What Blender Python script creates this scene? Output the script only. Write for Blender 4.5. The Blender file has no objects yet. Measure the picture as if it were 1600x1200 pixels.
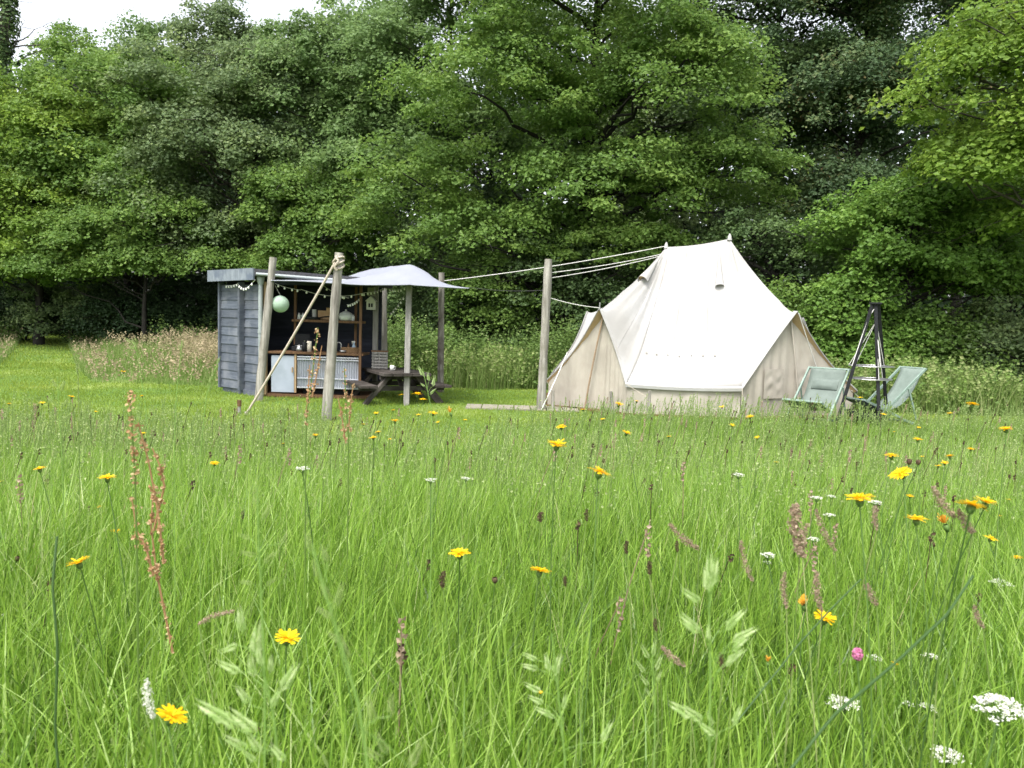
import bpy, math, random
import numpy as np
from mathutils import Vector, Matrix

# ------------------------------------------------------------------ camera, sky, sun, exposure
scene = bpy.context.scene
COL = scene.collection
FOC, EYE, HORIZON = 1208.0, 1.65, 500.0
PITCH, ROLL = math.atan((600 - HORIZON) / FOC), math.radians(1.7)
FW = np.array([0, math.cos(PITCH), -math.sin(PITCH)])
R0 = np.array([1.0, 0, 0]); U0 = np.cross(R0, FW)
RT = R0 * math.cos(ROLL) + U0 * math.sin(ROLL)
UP = U0 * math.cos(ROLL) - R0 * math.sin(ROLL)
cam_data = bpy.data.cameras.new('camera')
cam = bpy.data.objects.new('camera', cam_data); COL.objects.link(cam)
cam.matrix_world = Matrix(((RT[0], UP[0], -FW[0], 0), (RT[1], UP[1], -FW[1], 0),
                           (RT[2], UP[2], -FW[2], EYE), (0, 0, 0, 1)))
cam_data.sensor_width = 36; cam_data.lens = FOC / 1600 * 36
cam_data.clip_start = 0.05; cam_data.clip_end = 3000
cam_data.dof.use_dof = True; cam_data.dof.focus_distance = 4.0; cam_data.dof.aperture_fstop = 12
scene.camera = cam

SUN_EL, SUN_AZ = math.radians(60), math.radians(208)      # azimuth from +Y, clockwise
world = bpy.data.worlds.new('World'); scene.world = world; world.use_nodes = True
wn = world.node_tree; wn.nodes.clear()
sky = wn.nodes.new('ShaderNodeTexSky'); sky.sky_type = 'NISHITA'; sky.sun_disc = False
sky.sun_elevation = SUN_EL; sky.sun_rotation = SUN_AZ
sky.dust_density = 4.0; sky.ozone_density = 1.0; sky.air_density = 1.0
hsv = wn.nodes.new('ShaderNodeHueSaturation'); hsv.inputs['Saturation'].default_value = 0.25   # thin white cloud
bg = wn.nodes.new('ShaderNodeBackground'); bg.inputs['Strength'].default_value = 0.15
wo = wn.nodes.new('ShaderNodeOutputWorld')
wn.links.new(sky.outputs[0], hsv.inputs['Color']); wn.links.new(hsv.outputs[0], bg.inputs['Color'])
wn.links.new(bg.outputs[0], wo.inputs[0])
sun_d = bpy.data.lights.new('sun', 'SUN'); sun_d.energy = 1.4; sun_d.angle = math.radians(20)
sun_d.color = (1.0, 0.96, 0.9)
sun = bpy.data.objects.new('sun', sun_d); COL.objects.link(sun)
sdir = Vector((math.sin(SUN_AZ) * math.cos(SUN_EL), math.cos(SUN_AZ) * math.cos(SUN_EL), math.sin(SUN_EL)))
sun.rotation_euler = sdir.to_track_quat('Z', 'Y').to_euler()
sun.location = (0, -10, 30)
vs = scene.view_settings
vs.view_transform = 'Standard'; vs.look = 'None'; vs.exposure = 1.5; vs.gamma = 1.0; vs.use_curve_mapping = False
cy = scene.cycles
cy.max_bounces = 10; cy.diffuse_bounces = 6; cy.glossy_bounces = 2; cy.transmission_bounces = 8; cy.transparent_max_bounces = 6
cy.caustics_reflective = False; cy.caustics_refractive = False
try: cy.denoising_prefilter = 'ACCURATE'
except Exception: pass

# ------------------------------------------------------------------ helpers
rng = np.random.default_rng(7)
random.seed(7)
def ray(x, y): return FW + RT * (x - 800) / FOC - UP * (y - 600) / FOC
def P(x, y, z=0.0):                       # where the sight line of a photo point meets height z
    d = ray(x, y); return np.array([0, 0, EYE]) + d * (z - EYE) / d[2]
def Q(x, y, Y):                           # ... or depth Y
    d = ray(x, y); return np.array([0, 0, EYE]) + d * Y / d[1]
def ground_z(x, y):
    t = np.clip((np.asarray(y, float) - 0.8) / 7.4, 0, 1)
    g = 0.70 * (1 - t * t * (3 - 2 * t))
    r = np.clip((np.asarray(y, float) - 20) / 25, 0, 1) * np.clip((-np.asarray(x, float) - 4) / 14, 0, 1)
    return g + 0.7 * r

def tag(o, label=None, cat=None, group=None, kind=None):
    if label: o['label'] = label
    if cat: o['category'] = cat
    if group: o['group'] = group
    if kind: o['kind'] = kind
    return o
def empty(name, loc, label, cat, group=None, rz=0.0):
    o = bpy.data.objects.new(name, None); COL.objects.link(o)
    o.location = loc; o.rotation_euler = (0, 0, rz); o.empty_display_size = 0.2
    return tag(o, label, cat, group)
def copy_tree(o, parent=None):
    c = o.copy(); COL.objects.link(c)
    if parent is not None:
        c.parent = parent
    for ch in list(o.children): copy_tree(ch, c)
    return c

class MB:
    """collects vertices, faces and a per-face random number"""
    def __init__(s): s.v = []; s.f4 = []; s.f3 = []; s.r4 = []; s.r3 = []; s.n = 0
    def add(s, V, F, r=None):
        V = np.asarray(V, float).reshape(-1, 3); F = np.asarray(F, int)
        if len(F) == 0: return s
        s.v.append(V)
        if r is None: r = rng.random(len(F))
        r = np.broadcast_to(r, (len(F),))
        if F.shape[1] == 4: s.f4.append(F + s.n); s.r4.append(r)
        else: s.f3.append(F + s.n); s.r3.append(r)
        s.n += len(V); return s
    def box(s, c, size, rz=0.0, tilt=None):
        hx, hy, hz = np.array(size) / 2
        V = np.array([(x, y, z) for x in (-hx, hx) for y in (-hy, hy) for z in (-hz, hz)])
        if tilt is not None: V = V @ np.array(Matrix.Rotation(tilt[1], 3, tilt[0])).T
        cz, sz = math.cos(rz), math.sin(rz)
        V = V @ np.array([[cz, -sz, 0], [sz, cz, 0], [0, 0, 1]]).T + np.array(c)
        return s.add(V, [(0, 1, 3, 2), (4, 6, 7, 5), (0, 4, 5, 1), (2, 3, 7, 6), (0, 2, 6, 4), (1, 5, 7, 3)])
    def bar(s, a, b, w, h, up=(0, 0, 1)):
        """a rectangular bar from a to b, w wide and h thick (h along up)"""
        a = np.array(a, float); b = np.array(b, float); d = b - a; L = np.linalg.norm(d); d /= L
        up = np.array(up, float)
        if abs(d @ up) > 0.98: up = np.array([0, 1.0, 0])
        sd = np.cross(d, up); sd /= np.linalg.norm(sd); u = np.cross(sd, d)
        V = [p + sd * i * w / 2 + u * j * h / 2 for p in (a, b) for i in (-1, 1) for j in (-1, 1)]
        return s.add(V, [(0, 1, 3, 2), (4, 6, 7, 5), (0, 4, 5, 1), (2, 3, 7, 6), (0, 2, 6, 4), (1, 5, 7, 3)])
    def tube(s, pts, rad, n=6, cap=True, r=None):
        pts = np.asarray(pts, float); m = len(pts)
        rad = np.broadcast_to(np.asarray(rad, float), (m,))
        T = np.gradient(pts, axis=0); T /= np.linalg.norm(T, axis=1)[:, None] + 1e-9
        ref = np.array([0.3, 0.9, 0.1]) if abs(T[0] @ np.array([0, 0, 1.0])) > 0.7 else np.array([0, 0, 1.0])
        A = np.cross(T, ref); A /= np.linalg.norm(A, axis=1)[:, None] + 1e-9
        B = np.cross(T, A)
        an = np.linspace(0, 2 * np.pi, n, endpoint=False)
        V = (pts[:, None, :] + rad[:, None, None] * (A[:, None, :] * np.cos(an)[None, :, None] + B[:, None, :] * np.sin(an)[None, :, None])).reshape(-1, 3)
        i = np.arange(m - 1)[:, None] * n; j = np.arange(n)[None, :]; k = (j + 1) % n
        F = np.stack([i + j, i + k, i + n + k, i + n + j], -1).reshape(-1, 4)
        base = s.n
        s.add(V, F, r)
        if cap:
            for e, q in ((0, 0), (m - 1, (m - 1) * n)):
                cv = pts[e][None]; ring = V[q:q + n]
                s.add(np.vstack([cv, ring]), [(0, 1 + a, 1 + (a + 1) % n) for a in range(n)], r)
        return s
    def lathe(s, prof, n=20, c=(0, 0, 0)):
        """prof: list of (radius, z)"""
        an = np.linspace(0, 2 * np.pi, n, endpoint=False)
        V = np.array([(r * math.cos(a), r * math.sin(a), z) for r, z in prof for a in an]) + np.array(c)
        m = len(prof); i = np.arange(m - 1)[:, None] * n; j = np.arange(n)[None, :]; k = (j + 1) % n
        return s.add(V, np.stack([i + j, i + k, i + n + k, i + n + j], -1).reshape(-1, 4))
    def grid(s, G, r=None):
        """G: (m, n, 3) array of points"""
        m, n, _ = G.shape
        i = np.arange(m - 1)[:, None] * n; j = np.arange(n - 1)[None, :]
        return s.add(G.reshape(-1, 3), np.stack([i + j, i + j + 1, i + n + j + 1, i + n + j], -1).reshape(-1, 4), r)
    def build(s, name, mat=None, parent=None, smooth=False, merge=False):
        me = bpy.data.meshes.new(name)
        V = np.vstack(s.v).astype(np.float32)
        q = np.vstack(s.f4) if s.f4 else np.zeros((0, 4), int)
        t = np.vstack(s.f3) if s.f3 else np.zeros((0, 3), int)
        me.vertices.add(len(V)); me.vertices.foreach_set('co', V.ravel())
        nl = len(q) * 4 + len(t) * 3
        me.loops.add(nl); me.loops.foreach_set('vertex_index', np.concatenate([q.ravel(), t.ravel()]).astype(np.int32))
        me.polygons.add(len(q) + len(t))
        st = np.concatenate([np.arange(len(q)) * 4, len(q) * 4 + np.arange(len(t)) * 3]).astype(np.int32)
        me.polygons.foreach_set('loop_start', st)
        me.polygons.foreach_set('use_smooth', np.full(len(q) + len(t), bool(smooth)))
        me.update(calc_edges=True)
        at = me.attributes.new('rnd', 'FLOAT', 'FACE')
        at.data.foreach_set('value', np.concatenate(s.r4 + s.r3).astype(np.float32))
        if mat is not None: me.materials.append(mat)
        o = bpy.data.objects.new(name, me); COL.objects.link(o)
        if parent is not None: o.parent = parent
        if merge:
            import bmesh
            bm = bmesh.new(); bm.from_mesh(me); bmesh.ops.remove_doubles(bm, verts=bm.verts, dist=0.0004)
            bmesh.ops.recalc_face_normals(bm, faces=bm.faces); bm.to_mesh(me); bm.free()
        return o
def bevel(o, w=0.006, seg=2):
    m = o.modifiers.new('bevel', 'BEVEL'); m.width = w; m.segments = seg; m.limit_method = 'ANGLE'
    return o

# ------------------------------------------------------------------ materials
def new_mat(name):
    m = bpy.data.materials.new(name); m.use_nodes = True
    nt = m.node_tree; nt.nodes.clear()
    out = nt.nodes.new('ShaderNodeOutputMaterial')
    return m, nt, out
def surf(name, c1, c2, scale=(8, 8, 8), rough=0.8, bump=0.3, metallic=0.0, detail=6.0, spec=0.3, c3=None, blot=1.2, bdist=0.01, trans=0.0, rand=0.0):
    """two colours mixed by stretched noise, a third in larger blotches, bump from the same noise"""
    m, nt, out = new_mat(name); N, L = nt.nodes.new, nt.links.new
    tc = N('ShaderNodeTexCoord'); mp = N('ShaderNodeMapping'); mp.inputs['Scale'].default_value = scale
    L(tc.outputs['Object'], mp.inputs[0])
    no = N('ShaderNodeTexNoise'); no.inputs['Scale'].default_value = 1.0; no.inputs['Detail'].default_value = detail; no.inputs['Roughness'].default_value = 0.65
    L(mp.outputs[0], no.inputs['Vector'])
    cr = N('ShaderNodeValToRGB'); cr.color_ramp.elements[0].position = 0.32; cr.color_ramp.elements[1].position = 0.68
    cr.color_ramp.elements[0].color = (*c1, 1); cr.color_ramp.elements[1].color = (*c2, 1)
    L(no.outputs['Fac'], cr.inputs[0]); col = cr.outputs[0]
    if c3 is not None:
        n2 = N('ShaderNodeTexNoise'); n2.inputs['Scale'].default_value = blot; n2.inputs['Detail'].default_value = 4
        L(tc.outputs['Object'], n2.inputs['Vector'])
        rp = N('ShaderNodeValToRGB'); rp.color_ramp.elements[0].position = 0.48; rp.color_ramp.elements[1].position = 0.66
        L(n2.outputs['Fac'], rp.inputs[0])
        mx = N('ShaderNodeMixRGB'); mx.inputs[2].default_value = (*c3, 1); L(rp.outputs[0], mx.inputs[0]); L(col, mx.inputs[1]); col = mx.outputs[0]
    if rand > 0:
        at = N('ShaderNodeAttribute'); at.attribute_name = 'rnd'
        mr = N('ShaderNodeMapRange'); mr.inputs[3].default_value = 1 - rand; mr.inputs[4].default_value = 1 + rand
        L(at.outputs['Fac'], mr.inputs[0])
        hv = N('ShaderNodeHueSaturation'); L(mr.outputs[0], hv.inputs['Value']); L(col, hv.inputs['Color']); col = hv.outputs[0]
    bs = N('ShaderNodeBsdfPrincipled'); bs.inputs['Roughness'].default_value = rough; bs.inputs['Metallic'].default_value = metallic
    bs.inputs['Specular IOR Level'].default_value = spec
    L(col, bs.inputs['Base Color'])
    if bump > 0:
        b = N('ShaderNodeBump'); b.inputs['Strength'].default_value = bump; b.inputs['Distance'].default_value = bdist
        L(no.outputs['Fac'], b.inputs['Height']); L(b.outputs[0], bs.inputs['Normal'])
    sh = bs.outputs[0]
    if trans > 0:
        tr = N('ShaderNodeBsdfTranslucent'); L(col, tr.inputs['Color'])
        mi = N('ShaderNodeMixShader'); mi.inputs[0].default_value = trans; L(sh, mi.inputs[1]); L(tr.outputs[0], mi.inputs[2]); sh = mi.outputs[0]
    L(sh, out.inputs[0]); return m
def leafy(name, stops, trans=0.45, rough=0.5, spec=0.25, tcol=1.25):
    """thin leaves: colour picked per leaf from the ramp, light also passes through"""
    m, nt, out = new_mat(name); N, L = nt.nodes.new, nt.links.new
    at = N('ShaderNodeAttribute'); at.attribute_name = 'rnd'
    cr = N('ShaderNodeValToRGB'); el = cr.color_ramp.elements
    while len(el) < len(stops): el.new(0.5)
    for e, (p, c) in zip(el, stops): e.position = p; e.color = (*c, 1)
    L(at.outputs['Fac'], cr.inputs[0])
    bs = N('ShaderNodeBsdfPrincipled'); bs.inputs['Roughness'].default_value = rough; bs.inputs['Specular IOR Level'].default_value = spec
    L(cr.outputs[0], bs.inputs['Base Color'])
    hv = N('ShaderNodeHueSaturation'); hv.inputs['Value'].default_value = tcol; hv.inputs['Hue'].default_value = 0.49; L(cr.outputs[0], hv.inputs['Color'])
    tr = N('ShaderNodeBsdfTranslucent'); L(hv.outputs[0], tr.inputs['Color'])
    mi = N('ShaderNodeMixShader'); mi.inputs[0].default_value = trans
    L(bs.outputs[0], mi.inputs[1]); L(tr.outputs[0], mi.inputs[2]); L(mi.outputs[0], out.inputs[0])
    return m
M = {}
M['leaf_alder'] = leafy('alder leaves', [(0, (0.082, 0.150, 0.035)), (0.5, (0.128, 0.221, 0.046)), (1, (0.209, 0.309, 0.069))])
M['leaf_pale'] = leafy('pale willow leaves', [(0, (0.092, 0.155, 0.054)), (0.5, (0.141, 0.226, 0.076)), (1, (0.208, 0.303, 0.103))])
M['leaf_yellow'] = leafy('yellow green leaves', [(0, (0.105, 0.177, 0.029)), (0.5, (0.161, 0.262, 0.040)), (1, (0.251, 0.346, 0.058))])
M['leaf_dark'] = leafy('dark leaves', [(0, (0.054, 0.098, 0.038)), (0.6, (0.094, 0.153, 0.051)), (1, (0.141, 0.212, 0.066))], trans=0.38)
M['leaf_blue'] = leafy('blue green leaves', [(0, (0.085, 0.133, 0.058)), (0.5, (0.129, 0.187, 0.074)), (1, (0.201, 0.263, 0.096))], trans=0.38)
M['leaf_russet'] = leafy('dark leaves with russet tips', [(0, (0.050, 0.091, 0.042)), (0.55, (0.082, 0.137, 0.055)), (0.85, (0.126, 0.166, 0.062)), (1, (0.196, 0.124, 0.062))], trans=0.38)
M['leaf_wood'] = leafy('woodland leaves', [(0, (0.019, 0.040, 0.016)), (0.6, (0.034, 0.066, 0.024)), (1, (0.059, 0.106, 0.038))], trans=0.2)  # much darker than the other leaves: shade inside the wood is in the colour
M['leaf_bright'] = leafy('fresh leaves', [(0, (0.081, 0.151, 0.028)), (0.5, (0.120, 0.227, 0.040)), (1, (0.187, 0.301, 0.054))], trans=0.4)
M['bark'] = surf('grey brown bark', (0.035, 0.030, 0.024), (0.10, 0.09, 0.075), (14, 14, 3), 0.9, 0.6, bdist=0.03)
M['bark_dark'] = surf('dark bark', (0.010, 0.009, 0.008), (0.030, 0.027, 0.022), (14, 14, 3), 0.9, 0.6, bdist=0.03)  # dark trunks, darkened further: the shade under the canopy is in the colour
M['grass'] = leafy('meadow grass', [(0, (0.036, 0.080, 0.012)), (0.30, (0.116, 0.228, 0.026)), (0.60, (0.212, 0.362, 0.044)), (0.82, (0.315, 0.470, 0.090)), (0.91, (0.39, 0.50, 0.20)), (0.96, (0.47, 0.50, 0.26)), (1, (0.58, 0.50, 0.29))], trans=0.42, rough=0.38, spec=0.4)
M['lawn'] = leafy('short lawn grass', [(0, (0.135, 0.212, 0.028)), (0.6, (0.208, 0.301, 0.041)), (1, (0.304, 0.347, 0.065))], trans=0.35, rough=0.55)
M['field'] = leafy('tall field grass', [(0, (0.12, 0.20, 0.045)), (0.6, (0.19, 0.29, 0.07)), (1, (0.33, 0.36, 0.16))], trans=0.35, rough=0.55)
M['field_seed'] = leafy('straw grass seed', [(0, (0.25, 0.22, 0.12)), (0.6, (0.36, 0.30, 0.18)), (1, (0.46, 0.37, 0.25))], trans=0.3, rough=0.7)
M['seed_pale'] = leafy('pale green grass seed', [(0, (0.18, 0.27, 0.08)), (0.6, (0.27, 0.36, 0.12)), (1, (0.40, 0.46, 0.22))], trans=0.35, rough=0.6)
M['seed_pink'] = leafy('pinkish grass seed', [(0, (0.24, 0.18, 0.12)), (0.6, (0.36, 0.26, 0.19)), (1, (0.46, 0.36, 0.27))], trans=0.3, rough=0.7)
M['seed_brown'] = leafy('brown seed head', [(0, (0.045, 0.030, 0.018)), (1, (0.11, 0.075, 0.04))], trans=0.1, rough=0.8)
M['sorrel'] = leafy('rusty sorrel seed', [(0, (0.34, 0.19, 0.09)), (0.6, (0.46, 0.29, 0.16)), (1, (0.54, 0.42, 0.25))], trans=0.3, rough=0.7)
M['brome'] = leafy('brome spikelet', [(0, (0.22, 0.37, 0.09)), (0.5, (0.38, 0.52, 0.19)), (1, (0.60, 0.67, 0.40))], trans=0.45, rough=0.5)
M['stem'] = leafy('green stem', [(0, (0.055, 0.11, 0.025)), (1, (0.12, 0.21, 0.05))], trans=0.1, rough=0.5)
M['petal'] = leafy('yellow petal', [(0, (0.78, 0.47, 0.004)), (0.6, (0.85, 0.58, 0.008)), (1, (0.87, 0.66, 0.016))], trans=0.38, rough=0.6, tcol=1.05)
M['petal_old'] = leafy('orange closing petal', [(0, (0.55, 0.24, 0.02)), (1, (0.72, 0.40, 0.05))], trans=0.2, rough=0.7)
M['white_petal'] = leafy('white floret', [(0, (0.60, 0.60, 0.50)), (1, (0.80, 0.80, 0.74))], trans=0.25, rough=0.7, tcol=1.0)
M['pink_petal'] = leafy('pink floret', [(0, (0.48, 0.14, 0.28)), (1, (0.66, 0.26, 0.42))], trans=0.25, rough=0.7, tcol=1.0)
M['nettle'] = leafy('nettle leaves', [(0, (0.076, 0.139, 0.032)), (0.6, (0.124, 0.198, 0.047)), (1, (0.237, 0.277, 0.113))], trans=0.35)
M['ground'] = surf('meadow soil and moss', (0.06, 0.11, 0.022), (0.11, 0.20, 0.032), (3, 3, 3), 0.95, 0.6, c3=(0.18, 0.24, 0.055), blot=0.5, bdist=0.03)

# ------------------------------------------------------------------ ground: one sheet to the horizon
def build_ground():
    xs = np.concatenate([[-900, -400, -180, -90], np.linspace(-50, 50, 81), [90, 180, 400, 900]])
    ys = np.concatenate([[-600, -200, -60, -20, -6], np.linspace(-2, 24, 80), np.linspace(25, 60, 30), [80, 140, 300, 900]])
    X, Y = np.meshgrid(xs, ys, indexing='ij')
    Z = ground_z(X, Y) + 0.012 * np.sin(X * 2.3 + Y) * np.cos(Y * 1.9 - X * .7)
    o = MB().grid(np.stack([X, Y, Z], -1)).build('ground', M['ground'], smooth=True)
    tag(o, 'grassy meadow ground running back to the trees', kind='structure')
build_ground()

# ------------------------------------------------------------------ trees
def leaves_mesh(mb, C, S, Nrm, r):
    """C centres, S lengths, Nrm approximate normals -> folded four-point leaves"""
    n = len(C)
    a = rng.random(n) * 2 * np.pi
    t = np.stack([np.cos(a), np.sin(a), np.zeros(n)], 1)
    Nrm = Nrm / (np.linalg.norm(Nrm, axis=1)[:, None] + 1e-9)
    t = t - Nrm * np.sum(t * Nrm, 1)[:, None]; t /= np.linalg.norm(t, axis=1)[:, None] + 1e-9
    b = np.cross(Nrm, t); L = S[:, None]; w = (0.34 + 0.1 * rng.random(n))[:, None] * L
    V = np.stack([C - t * L * .5, C + b * w + Nrm * L * .10, C + t * L * .5 - Nrm * L * .08, C - b * w + Nrm * L * .10], 1)
    F = np.arange(n * 4).reshape(n, 4)
    mb.add(V.reshape(-1, 3), F, r)

def crown(mb, lobes, nclump, per, leaf, flat=0.35, csize=(0.5, 1.1), spray=True, up=1.1, shell=0.55, rot=None):
    """lobes: list of (centre, radii, weight). Clumps of leaves in the outer part of each lobe; returns clump centres"""
    wts = np.array([l[2] for l in lobes], float); wts /= wts.sum()
    cents = []
    for k in range(nclump):
        c, rad, _ = lobes[rng.choice(len(lobes), p=wts)]
        d = rng.normal(size=3); d /= np.linalg.norm(d)
        if d[2] < -0.55: d[2] *= -0.5
        rr = (shell + (1 - shell) * rng.random() ** 0.6) * (1 + 0.12 * rng.normal())
        cc = np.array(c) + d * np.array(rad) * rr
        cs = rng.uniform(*csize) * (1.15 - 0.35 * rr)
        o = np.array([d[0], d[1], 0]); o /= np.linalg.norm(o) + 1e-6
        tn = np.array([-o[1], o[0], 0])
        m = int(per * rng.uniform(.6, 1.35))
        u = rng.normal(size=(m, 3)); u /= np.linalg.norm(u, axis=1)[:, None]
        u[:, 2] = np.where(u[:, 2] < -.25, -u[:, 2] * .8, u[:, 2])                 # a domed hummock of leaves
        q = u * (rng.random(m) ** .38)[:, None]
        lump = 1 + .22 * np.sin(5 * u[:, 0] + k) * np.cos(4 * u[:, 1] + 2 * k)
        dr = q[:, 0] * cs * lump * 1.05
        pts = cc + o * dr[:, None] + tn * (q[:, 1] * cs * lump * .9)[:, None]
        pts[:, 2] += q[:, 2] * cs * (flat + .40) * lump - (0.14 if spray else 0.08) * np.abs(dr) - 0.13 * dr
        pts += rng.normal(size=(m, 3)) * cs * .07
        nn = rng.normal(size=(m, 3)) * 0.55 + np.array([0, 0, up * .75]) + (o * u[:, :1] + tn * u[:, 1:2]) * .75 + 0.2 * o
        sz = leaf * rng.uniform(.5, 1.4, m)
        rr_ = np.clip(0.5 * rng.random() + 0.5 * rng.random(m), 0, 1)
        leaves_mesh(mb, pts, sz, nn, rr_)
        cents.append(cc)
    return np.array(cents)

def limb_pts(a, b, n=7, sag=0.12, wob=0.06):
    a, b = np.array(a, float), np.array(b, float); t = np.linspace(0, 1, n)[:, None]
    L = np.linalg.norm(b - a)
    p = a + (b - a) * t
    p[:, 2] += (np.sin(t[:, 0] * np.pi) * sag * L)
    p[1:-1] += rng.normal(size=(n - 2, 3)) * wob * L * 0.5
    return p

def make_tree(name, base, H, lobes, leafmat, label, trunk_r=0.18, nclump=220, per=150, leaf=0.13, flat=0.35, csize=(0.5, 1.1),
              limbs=26, lean=(0, 0), up=1.1, bark='bark', group='trees along the edge of the wood', cat='tree', spray=True, shell=0.55, limb_r=0.055):
    base = np.array([base[0], base[1], float(ground_z(base[0], base[1]))])
    root = empty(name, base, label, cat, group)
    lobes = [(np.array(c, float), r, w) for c, r, w in lobes]; nclump = int(nclump * 1.35); per = int(per * 1.35); leaf *= .86; csize = (csize[0] * .9, csize[1] * 1.05)
    mb = MB(); cents = crown(mb, lobes, nclump, per, leaf, flat, csize, spray, up, shell)
    mb.build('crown', M[leafmat], root)
    tb = MB(); top = np.array([lean[0], lean[1], H * 0.86])
    n = 12; t = np.linspace(0, 1, n)[:, None]
    tp = top * t + np.array([0, 0, -0.25]) * (1 - t); wob = rng.normal(size=(n, 3)) * 0.07 * np.sqrt(H / 8); wob[0] = 0; wob[:, 2] = 0
    tp = tp + np.cumsum(wob, 0) * 0.5
    tr = trunk_r * (1 - 0.86 * t[:, 0]); tr[0] *= 1.5
    tb.tube(tp, tr, 9)
    pick = rng.choice(len(cents), min(limbs, len(cents)), replace=False)
    for i in pick:
        c = cents[i]; hz = np.clip((c[2] - 0.35 * np.linalg.norm(c[:2] - top[:2] * c[2] / H)) / (H * .86), 0.08, 0.95)
        k = hz * (n - 1); k0 = int(k); a = tp[k0] + (tp[min(k0 + 1, n - 1)] - tp[k0]) * (k - k0)
        pts = limb_pts(a, c, 8, 0.06)
        r0 = min(limb_r * rng.uniform(.7, 1.3), tr[k0] * .75)
        tb.tube(pts, np.linspace(r0, 0.010, 8), 5, cap=False)
        for j in range(3):                                   # twigs near the end of each limb
            q = pts[rng.integers(3, 8)]
            tb.tube(limb_pts(q, q + rng.normal(size=3) * np.array([.7, .7, .3]), 4, 0.02), np.linspace(0.012, 0.004, 4), 4, cap=False)
    tb.build('trunk', M[bark], root, smooth=True)
    return root

def xw(px, Y): return Q(px, 500, Y)[0]
def zw(px, py, Y): return Q(px, py, Y)[2]

# the big alder in the middle, with level sprays
make_tree('alder_tree', (xw(905, 23), 23.0), 15.5, [
    ((-4.6, -0.4, 5.2), (2.4, 2.2, 1.7), .9), ((-2.6, -1.6, 7.6), (2.9, 2.4, 2.0), 1.2), ((-0.5, -1.9, 10.2), (3.4, 2.6, 2.4), 1.4),
    ((2.3, -1.5, 8.0), (2.7, 2.4, 1.9), 1.1), ((3.6, -0.9, 5.8), (2.3, 2.0, 1.3), .9), ((0.3, -1.9, 5.2), (2.6, 1.9, 1.5), .8),
    ((-2.6, -1.2, 3.9), (2.6, 1.6, 1.0), .55), ((0.0, 0.2, 13.2), (3.2, 2.6, 1.8), .6), ((1.0, -1.2, 3.6), (2.2, 1.5, .8), .35)],
    'leaf_alder', 'tallest alder with level leafy boughs above the grey sail and the tent', 0.30, 430, 150, 0.125, 0.12, (0.55, 1.15), 60, bark='bark_dark', limb_r=.07)
make_tree('alder_tree', (xw(690, 27), 27.0), 15.0, [
    ((-1.6, -0.5, 9.8), (2.5, 2.2, 2.6), 1), ((1.0, -0.8, 12.0), (2.4, 2.2, 2.2), 1), ((1.1, -1.0, 7.5), (2.4, 2.0, 2.0), 1), ((-1.9, -1.0, 6.0), (2.2, 1.8, 1.7), .8), ((-.6, -.9, 3.8), (2.2, 1.6, 1.3), .5)],
    'leaf_pale', 'pale green tree rising straight behind the grey sail', 0.22, 240, 150, 0.14, 0.35, (0.6, 1.1), 34)
make_tree('willow_tree', (xw(545, 28), 28.0), 13.0, [
    ((-1.5, -0.4, 9.2), (2.3, 2.2, 2.4), 1), ((0.7, 0.2, 10.5), (2.0, 2.0, 1.7), .9), ((1.0, -0.8, 8.0), (2.2, 2.0, 2.0), 1), ((-1.2, -1.0, 5.8), (2.3, 1.8, 1.7), .9)],
    'leaf_pale', 'pale willow whose top meets the bright sky left of centre', 0.22, 240, 150, 0.14, 0.4, (0.6, 1.1), 34)
make_tree('oak_tree', (xw(385, 28), 28.0), 12.0, [
    ((-1.9, -0.6, 8.6), (2.3, 2.1, 1.9), 1), ((1.4, -0.4, 9.3), (2.3, 2.1, 1.9), 1), ((-0.2, -1.3, 6.6), (2.8, 2.0, 1.8), 1.2), ((-2.6, -0.9, 5.0), (2.0, 1.8, 1.6), .8), ((2.2, -0.9, 5.2), (2.0, 1.8, 1.6), .8), ((-.4, -1.2, 3.8), (2.4, 1.4, 1.1), .6)],
    'leaf_blue', 'dark blue green rounded tree above the shed roof', 0.26, 290, 150, 0.135, 0.42, (0.55, 1.05), 40)
make_tree('oak_tree', (xw(215, 29), 29.0), 12.2, [
    ((-1.2, -0.4, 9.0), (2.4, 2.2, 1.9), 1), ((1.6, -0.7, 8.2), (2.3, 2.1, 1.8), 1), ((-1.8, -1.1, 6.0), (2.4, 1.9, 1.7), 1), ((0.9, -1.4, 5.4), (2.4, 1.8, 1.6), .9), ((-.3, -1.2, 3.5), (2.6, 1.6, 1.2), .6), ((-2.4, -1.0, 2.8), (1.8, 1.4, 1.0), .4)],
    'leaf_alder', 'rounded mid green tree left of the shed with arching lower boughs', 0.2, 290, 150, 0.135, 0.4, (0.55, 1.05), 40, bark='bark_dark')
make_tree('maple_tree', (xw(60, 28.5), 28.5), 10.8, [
    ((-1.6, -0.4, 7.8), (2.5, 2.2, 2.0), 1), ((1.4, -0.7, 7.2), (2.2, 2.0, 1.7), 1), ((0.4, -1.3, 4.8), (2.6, 1.9, 1.5), 1), ((-2.2, -1.0, 4.2), (2.0, 1.8, 1.4), .7), ((1.2, -1.6, 3.0), (2.2, 1.4, 1.0), .6), ((-1.5, -1.4, 2.5), (2.2, 1.4, .9), .5)],
    'leaf_yellow', 'yellow green maple at the left edge of the picture', 0.16, 250, 150, 0.135, 0.34, (0.55, 1.05), 36, bark='bark_dark')
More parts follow.
